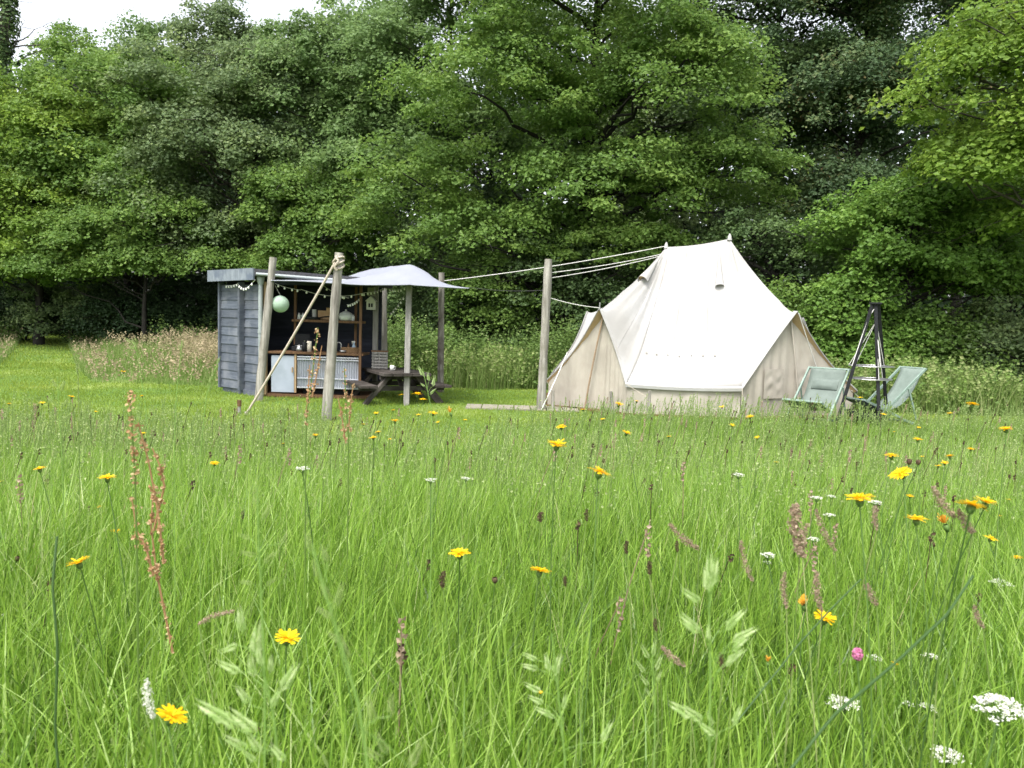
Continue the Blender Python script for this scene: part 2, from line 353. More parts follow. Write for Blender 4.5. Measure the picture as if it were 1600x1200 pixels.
make_tree('hazel_tree', (xw(225, 26.5), 26.5), 6.0, [
    ((-1.7, 0, 3.9), (1.9, 1.5, 1.1), 1), ((1.0, -.3, 4.3), (1.8, 1.5, 1.1), 1), ((2.6, -.2, 3.0), (1.5, 1.2, 1.0), .8), ((-3.0, 0, 2.8), (1.5, 1.2, 1.0), .8), ((0, -.6, 2.9), (1.8, 1.0, .8), .7)],
    'leaf_alder', 'low hazel spreading over the dark hollow left of the shed', 0.10, 130, 140, 0.125, 0.3, (0.5, 0.95), 24, bark='bark_dark', limb_r=.03)
make_tree('hazel_tree', (xw(490, 25.5), 25.5), 7.2, [
    ((-.8, 0, 5.2), (1.3, 1.2, 1.2), 1), ((.8, -.2, 4.6), (1.4, 1.2, 1.2), 1), ((-.2, -.4, 3.4), (1.5, 1.2, 1.0), .8)],
    'leaf_alder', 'small green hazel rising right behind the shed roof', 0.12, 120, 140, 0.125, 0.34, (0.5, 0.9), 26)
# skyline trees behind, seen over the front row
sk = [(-40, 40, 14.6, 'leaf_blue', 'blue green tree on the skyline by the ivy clad trunk'),
      (130, 39, 15.6, 'leaf_alder', 'far tree whose rounded top stands below the open sky at left'),
      (255, 41, 16.6, 'leaf_pale', 'far pale tree with a ragged top under the bright sky gap'),
      (365, 38, 16.8, 'leaf_blue', 'far tall tree splitting the bright sky gap in two'),
      (455, 40, 15.2, 'leaf_alder', 'far tree right of the one that splits the sky gap'),
      (520, 42, 15.6, 'leaf_pale', 'far pale tree closing the right end of the sky gap')]
for px, Y, H, lm, lab in sk:
    make_tree('skyline_tree', (xw(px, Y), Y), H, [((-.6, 0, H - 3.4), (2.0, 2.0, 2.6), 1), ((1.0, -.3, H - 4.6), (2.3, 2.0, 2.2), 1), ((-1.2, -.4, H - 6.4), (2.5, 2.0, 2.2), 1), ((.8, -.3, H - 8.4), (2.8, 2.0, 2.2), .9)],
              lm, lab, 0.2, 170, 130, 0.17, 0.42, (0.6, 1.15), 26, group='trees on the skyline')
# right hand side
make_tree('oak_tree', (xw(1195, 27), 27.0), 16.0, [
    ((-1.4, 0, 12.6), (2.4, 2.2, 2.2), 1), ((1.6, -.4, 13.4), (2.4, 2.2, 2.2), 1), ((-1.0, -.8, 8.8), (2.4, 2.0, 2.2), 1), ((1.7, -.9, 9.6), (2.4, 2.0, 2.2), 1), ((0.5, -1.0, 5.8), (2.6, 1.9, 1.9), .9)],
    'leaf_dark', 'dark tall tree directly above the peak of the tent', 0.26, 260, 150, 0.14, 0.4, (0.6, 1.1), 44, bark='bark_dark')
make_tree('oak_tree', (xw(1320, 25), 25.0), 15.0, [
    ((-1.4, 0, 11.4), (2.3, 2.1, 2.2), 1), ((1.5, -.4, 12.2), (2.3, 2.1, 2.2), 1), ((-.9, -.8, 8.2), (2.4, 2.0, 2.1), 1), ((1.4, -.9, 8.4), (2.2, 2.0, 2.0), .9), ((0, -.9, 5.4), (2.4, 1.8, 1.6), .7)],
    'leaf_russet', 'dark tree with russet tints between the tent peak and the bright right hand tree', 0.26, 260, 150, 0.13, 0.42, (0.55, 1.05), 44, bark='bark_dark')
make_tree('oak_tree', (xw(1490, 27), 27.0), 15.5, [
    ((-1.2, 0, 12.4), (2.3, 2.1, 2.2), 1), ((1.7, -.4, 11.4), (2.3, 2.1, 2.2), 1), ((0, -.8, 8.4), (2.5, 2.0, 2.1), 1), ((1.2, -.9, 5.8), (2.4, 1.8, 1.8), .8)],
    'leaf_dark', 'dark tree in the gap behind the bright right hand boughs', 0.24, 230, 150, 0.14, 0.42, (0.6, 1.1), 36, bark='bark_dark')
make_tree('field_maple', (xw(1690, 16.5), 16.5), 10.5, [
    ((-2.6, -.5, 6.6), (1.7, 1.5, 1.5), 1), ((-.8, -.6, 7.6), (2.0, 1.7, 1.5), 1), ((-1.5, -.7, 5.3), (1.6, 1.4, 1.0), .8), ((.6, -.4, 5.8), (1.8, 1.6, 1.6), .7), ((-2.9, -.4, 4.9), (1.1, 1.0, .7), .4), ((-.4, -.2, 4.2), (1.6, 1.4, .8), .5)],
    'leaf_yellow', 'bright yellow green maple boughs reaching in from the right edge', 0.2, 190, 105, 0.125, 0.36, (0.4, 0.85), 60, limb_r=.05)
make_tree('young_tree', (xw(1415, 19), 19.0), 6.4, [
    ((-1.0, -.2, 3.9), (1.5, 1.3, 1.3), 1), ((.7, -.3, 4.6), (1.4, 1.3, 1.2), 1), ((-.1, -.5, 3.0), (1.9, 1.4, .9), .9), ((1.3, -.2, 3.2), (1.2, 1.1, 1.0), .6), ((-1.5, -.3, 2.2), (1.0, .9, .6), .4)],
    'leaf_bright', 'bright young tree standing behind the black fire tripod', 0.09, 170, 130, 0.115, 0.33, (0.4, 0.8), 50, limb_r=.035, bark='bark_dark')
make_tree('young_tree', (xw(1570, 20), 20.0), 7.2, [
    ((-.9, -.2, 4.4), (1.5, 1.3, 1.5), 1), ((.9, -.3, 5.0), (1.5, 1.3, 1.4), 1), ((0, -.5, 3.0), (1.8, 1.4, 1.0), .9)],
    'leaf_alder', 'leafy young tree at the right edge beneath the maple boughs', 0.11, 150, 130, 0.115, 0.35, (0.4, 0.8), 34, limb_r=.035, bark='bark_dark')
make_tree('backing_tree', (xw(1010, 31), 31.0), 15.0, [((-1.6, 0, 8), (2.6, 2, 3.0), 1), ((1.6, 0, 8.6), (2.6, 2, 3.0), 1), ((0, 0, 4.6), (3.4, 2, 2.4), 1), ((0, 0, 12.4), (2.6, 2, 2.2), .8)],
    'leaf_blue', 'dim blue green tree glimpsed through the tallest alder', 0.2, 170, 130, 0.17, 0.42, (0.7, 1.2), 20, bark='bark_dark')
make_tree('backing_tree', (xw(820, 31), 31.0), 15.0, [((-1.6, 0, 8), (2.6, 2, 3.0), 1), ((1.6, 0, 8.6), (2.6, 2, 3.0), 1), ((0, 0, 4.6), (3.4, 2, 2.4), 1), ((0, 0, 12.0), (2.4, 2, 2.0), .7)],
    'leaf_dark', 'dim dark tree glimpsed between the alder and the pale tree behind the sail', 0.2, 170, 130, 0.17, 0.42, (0.7, 1.2), 20, bark='bark_dark')
# leaning hawthorn and shrubs behind the tent
make_tree('hawthorn_tree', (xw(1310, 20.5), 20.5), 4.9, [
    ((-.9, 0, 3.4), (1.4, 1.1, 1.0), 1), ((-2.2, .1, 3.9), (1.3, 1.0, .8), .9), ((.3, -.1, 2.6), (1.3, 1.0, 1.0), .7)],
    'leaf_dark', 'leaning dark hawthorn just right of the tent peak', 0.16, 75, 120, 0.10, 0.35, (0.35, 0.75), 40, lean=(-2.4, 0.2), bark='bark_dark', limb_r=.05)
shr = [(700, 23.5, 4.0, 2.1, 'leaf_dark', 'dark shrub behind the back pole of the grey sail'),
       (790, 22.5, 3.7, 2.0, 'leaf_alder', 'mid green shrub left of the tall leaning pole by the tent'),
       (890, 22.0, 4.4, 2.2, 'leaf_dark', 'dark shrub behind the left corner of the tent'),
       (990, 23.5, 5.2, 2.2, 'leaf_alder', 'green shrub hidden behind the left roof slope of the tent'),
       (1240, 19.5, 2.9, 1.5, 'leaf_alder', 'green shrub just behind the right tent corner'),
       (1345, 18.6, 2.6, 1.4, 'leaf_bright', 'bright low shrub behind the fire tripod'),
       (1480, 18.4, 2.3, 1.4, 'leaf_alder', 'low green shrub behind the right deckchair'),
       (1590, 18.0, 2.4, 1.5, 'leaf_blue', 'low blue green shrub at the right edge of the picture'),
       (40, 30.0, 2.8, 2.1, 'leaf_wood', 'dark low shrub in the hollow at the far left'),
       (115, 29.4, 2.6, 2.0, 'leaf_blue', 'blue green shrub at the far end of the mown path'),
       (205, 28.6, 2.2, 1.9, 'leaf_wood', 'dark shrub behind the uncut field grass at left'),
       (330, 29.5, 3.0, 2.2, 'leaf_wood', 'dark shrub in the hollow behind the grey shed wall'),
       (590, 25.5, 3.6, 2.1, 'leaf_dark', 'dark shrub seen under the left part of the grey sail')]
for px, Y, H, R, lm, lab in shr:
    make_tree('shrub', (xw(px, Y), Y), H, [((-.35 * R, 0, H * .55), (R * .75, R * .7, H * .42), 1), ((.4 * R, -.1, H * .48), (R * .7, R * .7, H * .40), 1), ((0, -.2, H * .3), (R, R * .8, H * .28), .7)],
              lm, lab, 0.05, 75, 120, 0.105, 0.4, (0.35, 0.75), 20, cat='shrub', group='shrubs along the wood edge', bark='bark_dark', limb_r=.025)
# ivy clad trunk with bare twigs, top left
def ivy_trunk():
    b = (xw(18, 33), 33.0); root = empty('ivy_clad_tree', (b[0], b[1], float(ground_z(*b))), 'ivy clad trunk with bare twigs at the top left corner', 'tree', 'trees on the skyline')
    tb = MB(); H = 17.5
    tp = np.array([(0.15 * math.sin(z), 0, z) for z in np.linspace(-.2, H, 12)])
    tb.tube(tp, np.linspace(.3, .12, 12), 8)
    for k in range(34):
        z = rng.uniform(10.5, H); a = np.array([0, 0, z]); d = np.array([rng.normal(), rng.normal() * .5, rng.uniform(.2, 1.3)]) * 1.2
        pt = limb_pts(a, a + d, 6, .02); tb.tube(pt, np.linspace(.035, .007, 6), 4, cap=False)
        for j in range(4):
            q = pt[rng.integers(2, 6)]; tb.tube(limb_pts(q, q + rng.normal(size=3) * .5 + np.array([0, 0, .3]), 4, .02), np.linspace(.012, .004, 4), 3, cap=False)
    tb.build('trunk', M['bark'], root, smooth=True)
    n = 9000; z = rng.uniform(1.0, H - .6, n); a = rng.uniform(0, 2 * np.pi, n); r = .30 + .28 * rng.random(n) * (.6 + .4 * np.sin(z * 2.1))
    C = np.stack([r * np.cos(a) + .15 * np.sin(z), r * np.sin(a), z], 1)
    mb = MB(); leaves_mesh(mb, C, rng.uniform(.1, .18, n), np.stack([np.cos(a), np.sin(a), .6 + 0 * a], 1) + rng.normal(size=(n, 3)) * .4, rng.random(n))
    mb.build('ivy', M['leaf_dark'], root)
ivy_trunk()
# the wood behind, which reads as one dark mass
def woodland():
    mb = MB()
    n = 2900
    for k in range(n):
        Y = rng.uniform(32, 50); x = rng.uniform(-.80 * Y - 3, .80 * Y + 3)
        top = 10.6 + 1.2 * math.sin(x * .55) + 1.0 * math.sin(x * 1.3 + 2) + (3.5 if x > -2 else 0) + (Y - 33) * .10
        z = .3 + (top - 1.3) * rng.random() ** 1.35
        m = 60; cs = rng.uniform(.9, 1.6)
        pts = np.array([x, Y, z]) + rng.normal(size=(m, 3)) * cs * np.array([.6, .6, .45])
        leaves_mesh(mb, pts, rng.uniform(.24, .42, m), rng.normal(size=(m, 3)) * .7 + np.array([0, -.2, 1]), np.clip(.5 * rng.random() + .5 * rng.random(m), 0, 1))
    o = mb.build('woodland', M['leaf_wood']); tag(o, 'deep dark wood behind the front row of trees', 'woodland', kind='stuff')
    tb = MB()
    for k in range(46):
        Y = rng.uniform(31, 40); x = rng.uniform(-.75 * Y, .75 * Y); z0 = float(ground_z(x, Y))
        tb.tube(limb_pts((x, Y, z0 - .2), (x + rng.normal() * .5, Y, z0 + 9), 7, 0, .03), np.linspace(rng.uniform(.09, .2), .05, 7), 6)
    o = tb.build('woodland_trunks', M['bark_dark'], smooth=True); tag(o, 'slim dark trunks deep inside the shaded wood', 'trunks', kind='stuff')
woodland()

# ------------------------------------------------------------------ materials of the built things
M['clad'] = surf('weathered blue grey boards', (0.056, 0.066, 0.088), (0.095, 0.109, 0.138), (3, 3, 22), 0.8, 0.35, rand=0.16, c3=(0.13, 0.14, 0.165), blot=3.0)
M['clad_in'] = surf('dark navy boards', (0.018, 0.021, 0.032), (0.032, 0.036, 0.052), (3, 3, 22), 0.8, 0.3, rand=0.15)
M['fascia'] = surf('faded blue grey fascia', (0.12, 0.14, 0.17), (0.21, 0.235, 0.27), (18, 18, 4), 0.85, 0.3, c3=(0.10, 0.12, 0.16), blot=4)
M['felt'] = surf('dark roof felt', (0.03, 0.03, 0.035), (0.07, 0.07, 0.08), (30, 30, 30), 0.9, 0.3)
M['post'] = surf('silvery weathered wood', (0.10, 0.09, 0.076), (0.40, 0.378, 0.34), (17, 17, 1.3), 0.85, 0.8, c3=(0.185, 0.17, 0.14), blot=3, bdist=0.02)
M['post_dark'] = surf('dark lichen spotted wood', (0.05, 0.043, 0.037), (0.30, 0.28, 0.24), (15, 15, 1.6), 0.85, 0.8, c3=(0.09, 0.075, 0.06), blot=5, bdist=0.012)
M['grey_wood'] = surf('grey sawn wood', (0.15, 0.145, 0.135), (0.27, 0.26, 0.24), (30, 30, 2), 0.85, 0.4)
M['brown_wood'] = surf('brown timber', (0.075, 0.038, 0.018), (0.15, 0.082, 0.04), (20, 20, 3), 0.7, 0.3)
M['tan_wood'] = surf('tan timber', (0.30, 0.20, 0.11), (0.42, 0.30, 0.18), (20, 20, 3), 0.7, 0.3)
M['table'] = surf('dark weathered table wood', (0.020, 0.016, 0.014), (0.052, 0.043, 0.037), (4, 26, 26), 0.8, 0.5, c3=(0.08, 0.07, 0.062), blot=3, rand=0.2)
M['pipe'] = surf('pale grey green pipe', (0.22, 0.25, 0.255), (0.30, 0.33, 0.33), (6, 6, 3), 0.5, 0.1)
M['rope'] = surf('pale rope', (0.34, 0.29, 0.23), (0.52, 0.46, 0.38), (60, 60, 60), 0.9, 0.5, bdist=0.004)
M['thin_rope'] = surf('white guy line', (0.48, 0.47, 0.44), (0.66, 0.65, 0.62), (60, 60, 60), 0.9, 0.2)
M['sail'] = surf('lilac grey sail cloth', (0.27, 0.285, 0.335), (0.31, 0.325, 0.375), (3, 3, 3), 0.7, 0.15, trans=0.25, c3=(0.285, 0.30, 0.35), bdist=0.02)
M['panel'] = surf('pale blue grey panel', (0.30, 0.34, 0.41), (0.36, 0.40, 0.47), (3, 3, 2), 0.5, 0.05, c3=(0.27, 0.31, 0.36), blot=2.5)
M['radiator'] = surf('off white ribbed metal', (0.38, 0.40, 0.45), (0.46, 0.48, 0.52), (4, 4, 2), 0.45, 0.05, c3=(0.35, 0.35, 0.37), blot=3)
M['black'] = surf('black metal', (0.008, 0.009, 0.010), (0.020, 0.021, 0.023), (30, 30, 30), 0.65, 0.15, spec=0.2)
M['steel'] = surf('dull steel', (0.30, 0.30, 0.30), (0.45, 0.45, 0.45), (30, 30, 30), 0.35, 0.1, metallic=0.9)
M['lantern'] = surf('pale mint paper', (0.42, 0.56, 0.44), (0.47, 0.61, 0.49), (6, 6, 40), 0.8, 0.25, trans=0.35)
M['bulb'] = surf('white bulb glass', (0.72, 0.72, 0.68), (0.80, 0.80, 0.76), (9, 9, 9), 0.25, 0.0, spec=0.5)
M['cable'] = surf('dark cable', (0.02, 0.02, 0.02), (0.05, 0.05, 0.05), (9, 9, 9), 0.6, 0.0)
M['white_paint'] = surf('dull white paint', (0.42, 0.42, 0.39), (0.56, 0.55, 0.51), (12, 12, 6), 0.7, 0.2)
M['china'] = surf('pale glazed china', (0.46, 0.50, 0.48), (0.60, 0.62, 0.58), (12, 12, 30), 0.3, 0.0, spec=0.5)
M['cork'] = surf('pale chopping board wood', (0.34, 0.21, 0.10), (0.46, 0.31, 0.17), (10, 30, 10), 0.7, 0.1)
M['bottle'] = surf('blue grey plastic', (0.26, 0.36, 0.44), (0.34, 0.44, 0.52), (12, 12, 12), 0.35, 0.0)
M['wicker'] = surf('brown wicker', (0.12, 0.07, 0.035), (0.24, 0.15, 0.08), (40, 40, 60), 0.8, 0.6)
M['cream'] = surf('cream roll', (0.62, 0.56, 0.46), (0.70, 0.64, 0.54), (20, 20, 20), 0.8, 0.1)

def vec(p): return Vector((float(p[0]), float(p[1]), float(p[2])))
def local(pts, root): return np.asarray(pts, float) - np.array(root.location)

# ------------------------------------------------------------------ kitchen shed
def clad_wall(mb, p0, p1, z0, z1, pitch, nrm, lap=0.020, th=0.003):
    """lapped boards between plan points p0 and p1, lower edge of each board standing proud"""
    p0, p1, nrm = np.array(p0, float), np.array(p1, float), np.array(nrm, float)
    z = z0
    while z < z1 - 0.02:
        zt = min(z + pitch + 0.02, z1); a = lap + .004 * rng.random()
        j = .004 * rng.normal(size=2)
        lo0, lo1, hi0, hi1 = [np.append(p, h) for p, h in ((p0, z + j[0]), (p1, z + j[1]), (p0, zt), (p1, zt))]
        n3 = np.append(nrm, 0)
        V = [lo0 + n3 * a, lo1 + n3 * a, hi1 + n3 * th, hi0 + n3 * th, lo0 - n3 * .012, lo1 - n3 * .012, hi1 - n3 * .012, hi0 - n3 * .012]
        mb.add(V, [(0, 1, 2, 3), (5, 4, 7, 6), (4, 5, 1, 0), (3, 2, 6, 7), (4, 0, 3, 7), (1, 5, 6, 2)], float(rng.random()))
        z += pitch
def build_shed():
    FL, BL, FR, BR, MB_ = np.array([-4.93, 15.10]), np.array([-5.98, 16.05]), np.array([-2.78, 15.10]), np.array([-2.86, 16.75]), np.array([-5.45, 16.75])
    o2 = np.array([-4.0, 16.0])
    root = empty('kitchen_shed', (o2[0], o2[1], 0), 'blue grey boarded open fronted kitchen shed with flat roof', 'shed')
    L = lambda p: np.array(p) - o2
    fl, bl, fr, br, mb_ = L(FL), L(BL), L(FR), L(BR), L(MB_)
    d = (fl - bl) / np.linalg.norm(fl - bl); n = np.array([d[1], -d[0]])
    if n @ (np.array([0, 0]) - o2) < 0: n = -n
    zt = 2.24
    w = MB(); q = bl + (fl - bl) * 0.56
    clad_wall(w, bl + n * .07, q + n * .07, .10, zt - .05, .179, n); clad_wall(w, q, fl - d * .02, .10, zt - .05, .179, n)
    w.bar(np.append(q + n * .075, .08), np.append(q + n * .075, zt), .075, .11, up=np.append(n, 0))
    w.bar(np.append(bl + n * .075 - d * .02, .08), np.append(bl + n * .075 - d * .02, zt), .06, .11, up=np.append(n, 0))
    w.bar(np.append(bl, .05), np.append(fl, .05), .10, .10)
    w.build('side_wall', M['clad'], root)
    w = MB()
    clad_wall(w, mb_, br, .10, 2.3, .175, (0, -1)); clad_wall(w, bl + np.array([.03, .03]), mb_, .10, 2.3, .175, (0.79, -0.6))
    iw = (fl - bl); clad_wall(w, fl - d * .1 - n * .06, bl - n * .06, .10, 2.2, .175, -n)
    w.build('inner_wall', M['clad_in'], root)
    w = MB(); w.bar((mb_[0], mb_[1] + .05, 1.15), (br[0], br[1] + .05, 1.15), .05, 2.3); w.build('rear_wall', M['clad'], root)
    f = MB(); V = [np.append(p, .07) for p in (fl, fr, br, mb_, bl)]; V2 = [v - np.array([0, 0, .06]) for v in V]
    f.add(V + V2, [(0, 1, 2, 3), (5, 8, 7, 6), (0, 5, 6, 1), (1, 6, 7, 2), (2, 7, 8, 3), (0, 3, 4, 4)][:5]); f.add([V[0], V[3], V[4]], [(0, 1, 2)])
    f.build('floor_deck', M['brown_wood'], root)
    # roof: slab falling a little to the right
    r = MB(); e = .22
    top = [np.array([*(bl + n * .28 - d * .12), 2.46]), np.array([*(fl + n * .20 + d * .12), 2.48]), np.array([*(fr + np.array([.20, -.22])), 2.36]), np.array([*(br + np.array([.20, .2])), 2.38]), np.array([*(mb_ + np.array([-.2, .2])), 2.46])]
    bot = [t - np.array([0, 0, .13]) for t in top]
    r.add(top + bot, [(0, 1, 6, 5), (1, 2, 7, 6), (2, 3, 8, 7), (3, 4, 9, 8), (4, 0, 5, 9), (0, 4, 3, 1), (5, 6, 8, 9)])
    r.add([top[1], top[3], top[2], bot[1], bot[3], bot[2]], [(0, 1, 2), (3, 5, 4)])
    ro = r.build('roof', M['felt'], root)
    a, b = top[0] + np.append(n, 0) * .02, top[1] + np.append(n, 0) * .02
    fb = MB(); fb.bar(a + np.array([0, 0, -.10]), b + np.array([0, 0, -.10]), .035, .225); fb.build('fascia', M['fascia'], ro)
    g = MB(); g.tube([top[1] + np.array([.05, -.05, -.10]), top[2] + np.array([0, -.05, -.09])], .03, 8); g.build('gutter', M['pipe'], ro, smooth=True)
    p = MB(); c = fl + np.array([.03, -.10]); p.tube([(*c, .05), (*c, 2.2)], .043, 12); p.tube([(*c, 2.18), (*c, 2.28), (*c, 2.34)], [.045, .075, .08], 12)
    for z in (1.25, .45): p.tube([(*c, z), (*c, z + .07)], .052, 12)
    p.build('downpipe', M['pipe'], root, smooth=True)
    # timbers of the opening
    xs = lambda px, Y=15.1: xw(px, Y) - o2[0]
    yf = 15.1 - o2[1]
    t = MB(); t.box((xs(414.5), yf + .02, 1.15), (.05, .09, 2.2)); t.build('corner_post', M['tan_wood'], root)
    for px, yy in ((461.5, yf + .55), (563.5, yf + .02), (556, yf + .9)):
        t = MB(); t.box((xs(px, 15.1 + yy - yf), yy, 1.65 if px < 500 else 1.25), (.05, .05, 1.25 if px < 500 else 2.1)); bevel(t.build('upright', M['brown_wood'], root), .004)
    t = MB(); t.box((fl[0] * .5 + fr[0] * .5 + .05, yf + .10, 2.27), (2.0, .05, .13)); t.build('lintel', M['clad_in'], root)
    # shelf and counter
    zs = zw(510, 502, 15.7); zc = zw(500, 552, 15.25)
    t = MB(); t.box(((xs(461, 15.7) + xs(563, 15.4)) / 2, yf + .60, zs), (xs(563, 15.4) - xs(458, 15.7), .34, .05)); bevel(t.build('shelf', M['brown_wood'], root), .004)
    t = MB(); t.box(((xs(418) + xs(568)) / 2, yf + .37, zc), (xs(568) - xs(418), .72, .045)); bevel(t.build('worktop', M['brown_wood'], root), .005)
    # cupboard door and ribbed panel under the worktop
    z0 = .10
    t = MB(); t.box(((xs(423) + xs(459)) / 2, yf + .06, (z0 + zc - .06) / 2), (xs(459) - xs(423), .03, zc - .06 - z0)); o = bevel(t.build('cupboard_door', M['panel'], root), .005)
    h = MB(); h.box((xs(456.5), yf + .03, .55), (.018, .04, .10)); h.build('handle', M['tan_wood'], o)
    t = MB(); t.box((xs(461), yf + .06, (z0 + zc - .03) / 2), (.035, .05, zc - .03 - z0)); t.build('divider', M['tan_wood'], root)
    x0, x1, zb, zp = xs(464), xs(563), .19, zc - .06
    t = MB(); nr = 26; xx = np.linspace(x0, x1, nr * 4 + 1); yy = yf + .06 - .022 * np.clip(np.sin(np.arange(nr * 4 + 1) * np.pi / 2) * 1.2, -1, 1)
    zz = np.array([zb, zp]); G = np.stack([np.broadcast_to(xx[:, None], (len(xx), 2)), np.broadcast_to(yy[:, None], (len(xx), 2)), np.broadcast_to(zz[None], (len(xx), 2))], -1)
    t.grid(G)
    t.box(((x0 + x1) / 2, yf + .09, (zb + zp) / 2), (x1 - x0, .02, zp - zb)); t.build('ribbed_panel', M['radiator'], root)
    for z in (zb + .02, zb + .20, zp - .06, zp - .012):
        t = MB(); t.box(((x0 + x1) / 2, yf + .035, z), (x1 - x0, .02, .025)); bevel(t.build('rail', M['radiator'], root), .004)
    t = MB(); t.box(((x0 + x1) / 2, yf + .30, .13), (x1 - x0 - .1, .04, .12)); t.build('plinth', M['black'], root)
    return zs + .025, zc + .0225, yf, xs, o2
ZS, ZC, YF, XS, SO = build_shed()

def at_shelf(px, dy=0.55): return np.array([xw(px, 15.1 + dy), 15.1 + dy, ZS])
def at_top(px, dy=0.3): return np.array([xw(px, 15.1 + dy), 15.1 + dy, ZC])
def single(mb, name, mat, loc, label, cat, group=None, smooth=False):
    o = mb.build(name, mat, smooth=smooth); o.location = vec(loc); return tag(o, label, cat, group)
def lathe_thing(name, prof, mat, loc, label, cat, group=None):
    return single(MB().lathe(prof, 20), name, mat, loc, label, cat, group, True)
# things on the shelf
JAR = [(0, 0), (.030, 0), (.034, .01), (.034, .085), (.022, .10), (.022, .125), (0, .125)]
def jar(loc, label):
    o = lathe_thing('glass_jar', JAR[:5], M['china'], loc, label, 'jar', 'jars on the shed shelf')
    MB().lathe([(.024, .10), (.024, .135), (0, .135)], 16).build('lid', M['steel'], o, smooth=True)
jar(at_shelf(467.5), 'small pale jar at the left end of the shed shelf')
jar(at_shelf(473.5), 'small pale jar beside the frying pan on the shed shelf')
jar(at_shelf(551.5), 'small jar right of the lidded pot on the shed shelf')
def frying_pan(loc):
    o = empty('frying_pan', vec(loc), 'black frying pan with long handle on the shed shelf', 'pan')
    MB().lathe([(0, .005), (.12, .005), (.15, .055), (.155, .055), (.125, 0), (0, 0)], 24).build('pan_body', M['black'], o, smooth=True)
    MB().tube([(.14, -.02, .045), (.24, -.06, .065), (.34, -.10, .07)], [.012, .013, .015], 8).build('handle', M['black'], o, smooth=True)
frying_pan(at_shelf(489.5))
lathe_thing('canister', [(0, 0), (.045, 0), (.045, .20), (.04, .21), (0, .21)], M['white_paint'], at_shelf(491, .72), 'tall white canister behind the frying pan', 'canister')
def board(px, w, h, lean, label):
    p = at_shelf(px, .70); mb = MB(); mb.box((0, 0, h / 2), (w, .02, h), tilt=('X', lean)); o = single(mb, 'chopping_board', M['cork'], p, label, 'board', 'chopping boards on the shed shelf'); bevel(o, .008)
board(504, .19, .19, .10, 'wide pale chopping board leaning behind the pan handle')
board(514, .11, .25, .08, 'narrow tall chopping board beside the leaning grey pole')
def pot(loc):
    o = empty('lidded_pot', vec(loc), 'pale lidded cooking pot on the right of the shed shelf', 'pot')
    MB().lathe([(0, 0), (.10, 0), (.135, .03), (.14, .09), (.13, .12), (.12, .12)], 24).build('pot_body', M['china'], o, smooth=True)
    MB().lathe([(.135, .122), (.12, .145), (.06, .18), (.02, .19), (.018, .205), (.026, .22), (0, .225)], 24).build('lid', M['china'], o, smooth=True)
    for s in (-1, 1): MB().tube([(s * .135, 0, .09), (s * .165, .015, .095), (s * .165, -.015, .095), (s * .135, -.02, .09)], .008, 6).build('handle', M['china'], o, smooth=True)
pot(at_shelf(540.5))
# things on the worktop
def kettle(loc):
    o = empty('camp_stove', vec(loc), 'black camping stove at the left end of the shed worktop', 'stove')
    mb = MB(); mb.box((0, 0, .05), (.30, .24, .09)); bevel(mb.build('stove_body', M['black'], o), .008)
    mb = MB(); mb.box((0, .13, .20), (.30, .02, .28)); bevel(mb.build('stove_lid', M['black'], o), .006)
    MB().tube([(.12 * math.cos(a), .09 * math.sin(a), .105) for a in np.linspace(0, 2 * math.pi, 17)], .006, 5).build('burner_ring', M['steel'], o)
kettle(at_top(470, .40))
lathe_thing('kettle', [(0, 0), (.06, 0), (.065, .05), (.05, .10), (.02, .12), (.012, .14), (0, .14)], M['steel'], at_top(468, .13), 'small steel kettle in front of the camping stove', 'kettle')
def grinder(loc):
    o = empty('coffee_maker', vec(loc), 'dark coffee maker beside the cream paper roll', 'coffee maker')
    MB().lathe([(0, 0), (.045, 0), (.034, .09), (.045, .18), (.01, .20), (0, .20)], 12).build('pot_body', M['black'], o, smooth=True)
    MB().tube([(.03, 0, .17), (.08, 0, .16), (.08, 0, .07)], .008, 6).build('handle', M['black'], o)
    MB().lathe([(.012, .20), (.016, .215), (0, .225)], 10).build('knob', M['steel'], o)
grinder(at_top(476, .16))
lathe_thing('paper_roll', [(.018, 0), (.045, 0), (.045, .21), (.018, .21), (.018, 0)], M['cream'], at_top(483.5, .2), 'cream paper roll standing on the shed worktop', 'paper roll')
def tap(loc):
    o = empty('sink_tap', vec(loc), 'steel sink tap rising from the shed worktop', 'tap')
    pt = [(0, 0, 0), (0, 0, .15)] + [(-.05 * (1 - math.cos(a)) * .9, 0, .15 + .05 * math.sin(a)) for a in np.linspace(.4, 2.9, 7)] + [(-.095, 0, .12)]
    MB().tube(pt, .010, 8).build('spout', M['steel'], o, smooth=True)
    MB().tube([(0, 0, .03), (.05, -.02, .05)], .008, 6).build('handle', M['steel'], o)
tap(at_top(533.5, .30))
lathe_thing('mixing_bowl', [(0, 0), (.04, 0), (.075, .05), (.07, .05), (.035, .008), (0, .008)], M['steel'], at_top(536.5, .12), 'steel bowl below the sink tap', 'bowl')
def basket(loc):
    mb = MB()
    for k in range(6):
        z = .008 + k * .018; g = 1 + .02 * (k % 2)
        mb.tube([(.17 * g * math.copysign(abs(math.cos(a)) ** .5, math.cos(a)), .10 * g * math.copysign(abs(math.sin(a)) ** .5, math.sin(a)), z) for a in np.linspace(0, 2 * math.pi, 29)], .010, 5)
    mb.box((0, 0, .01), (.30, .18, .012)); single(mb, 'wicker_basket', M['wicker'], loc, 'brown wicker basket at the right end of the shed worktop', 'basket')
basket(at_top(548, .22))
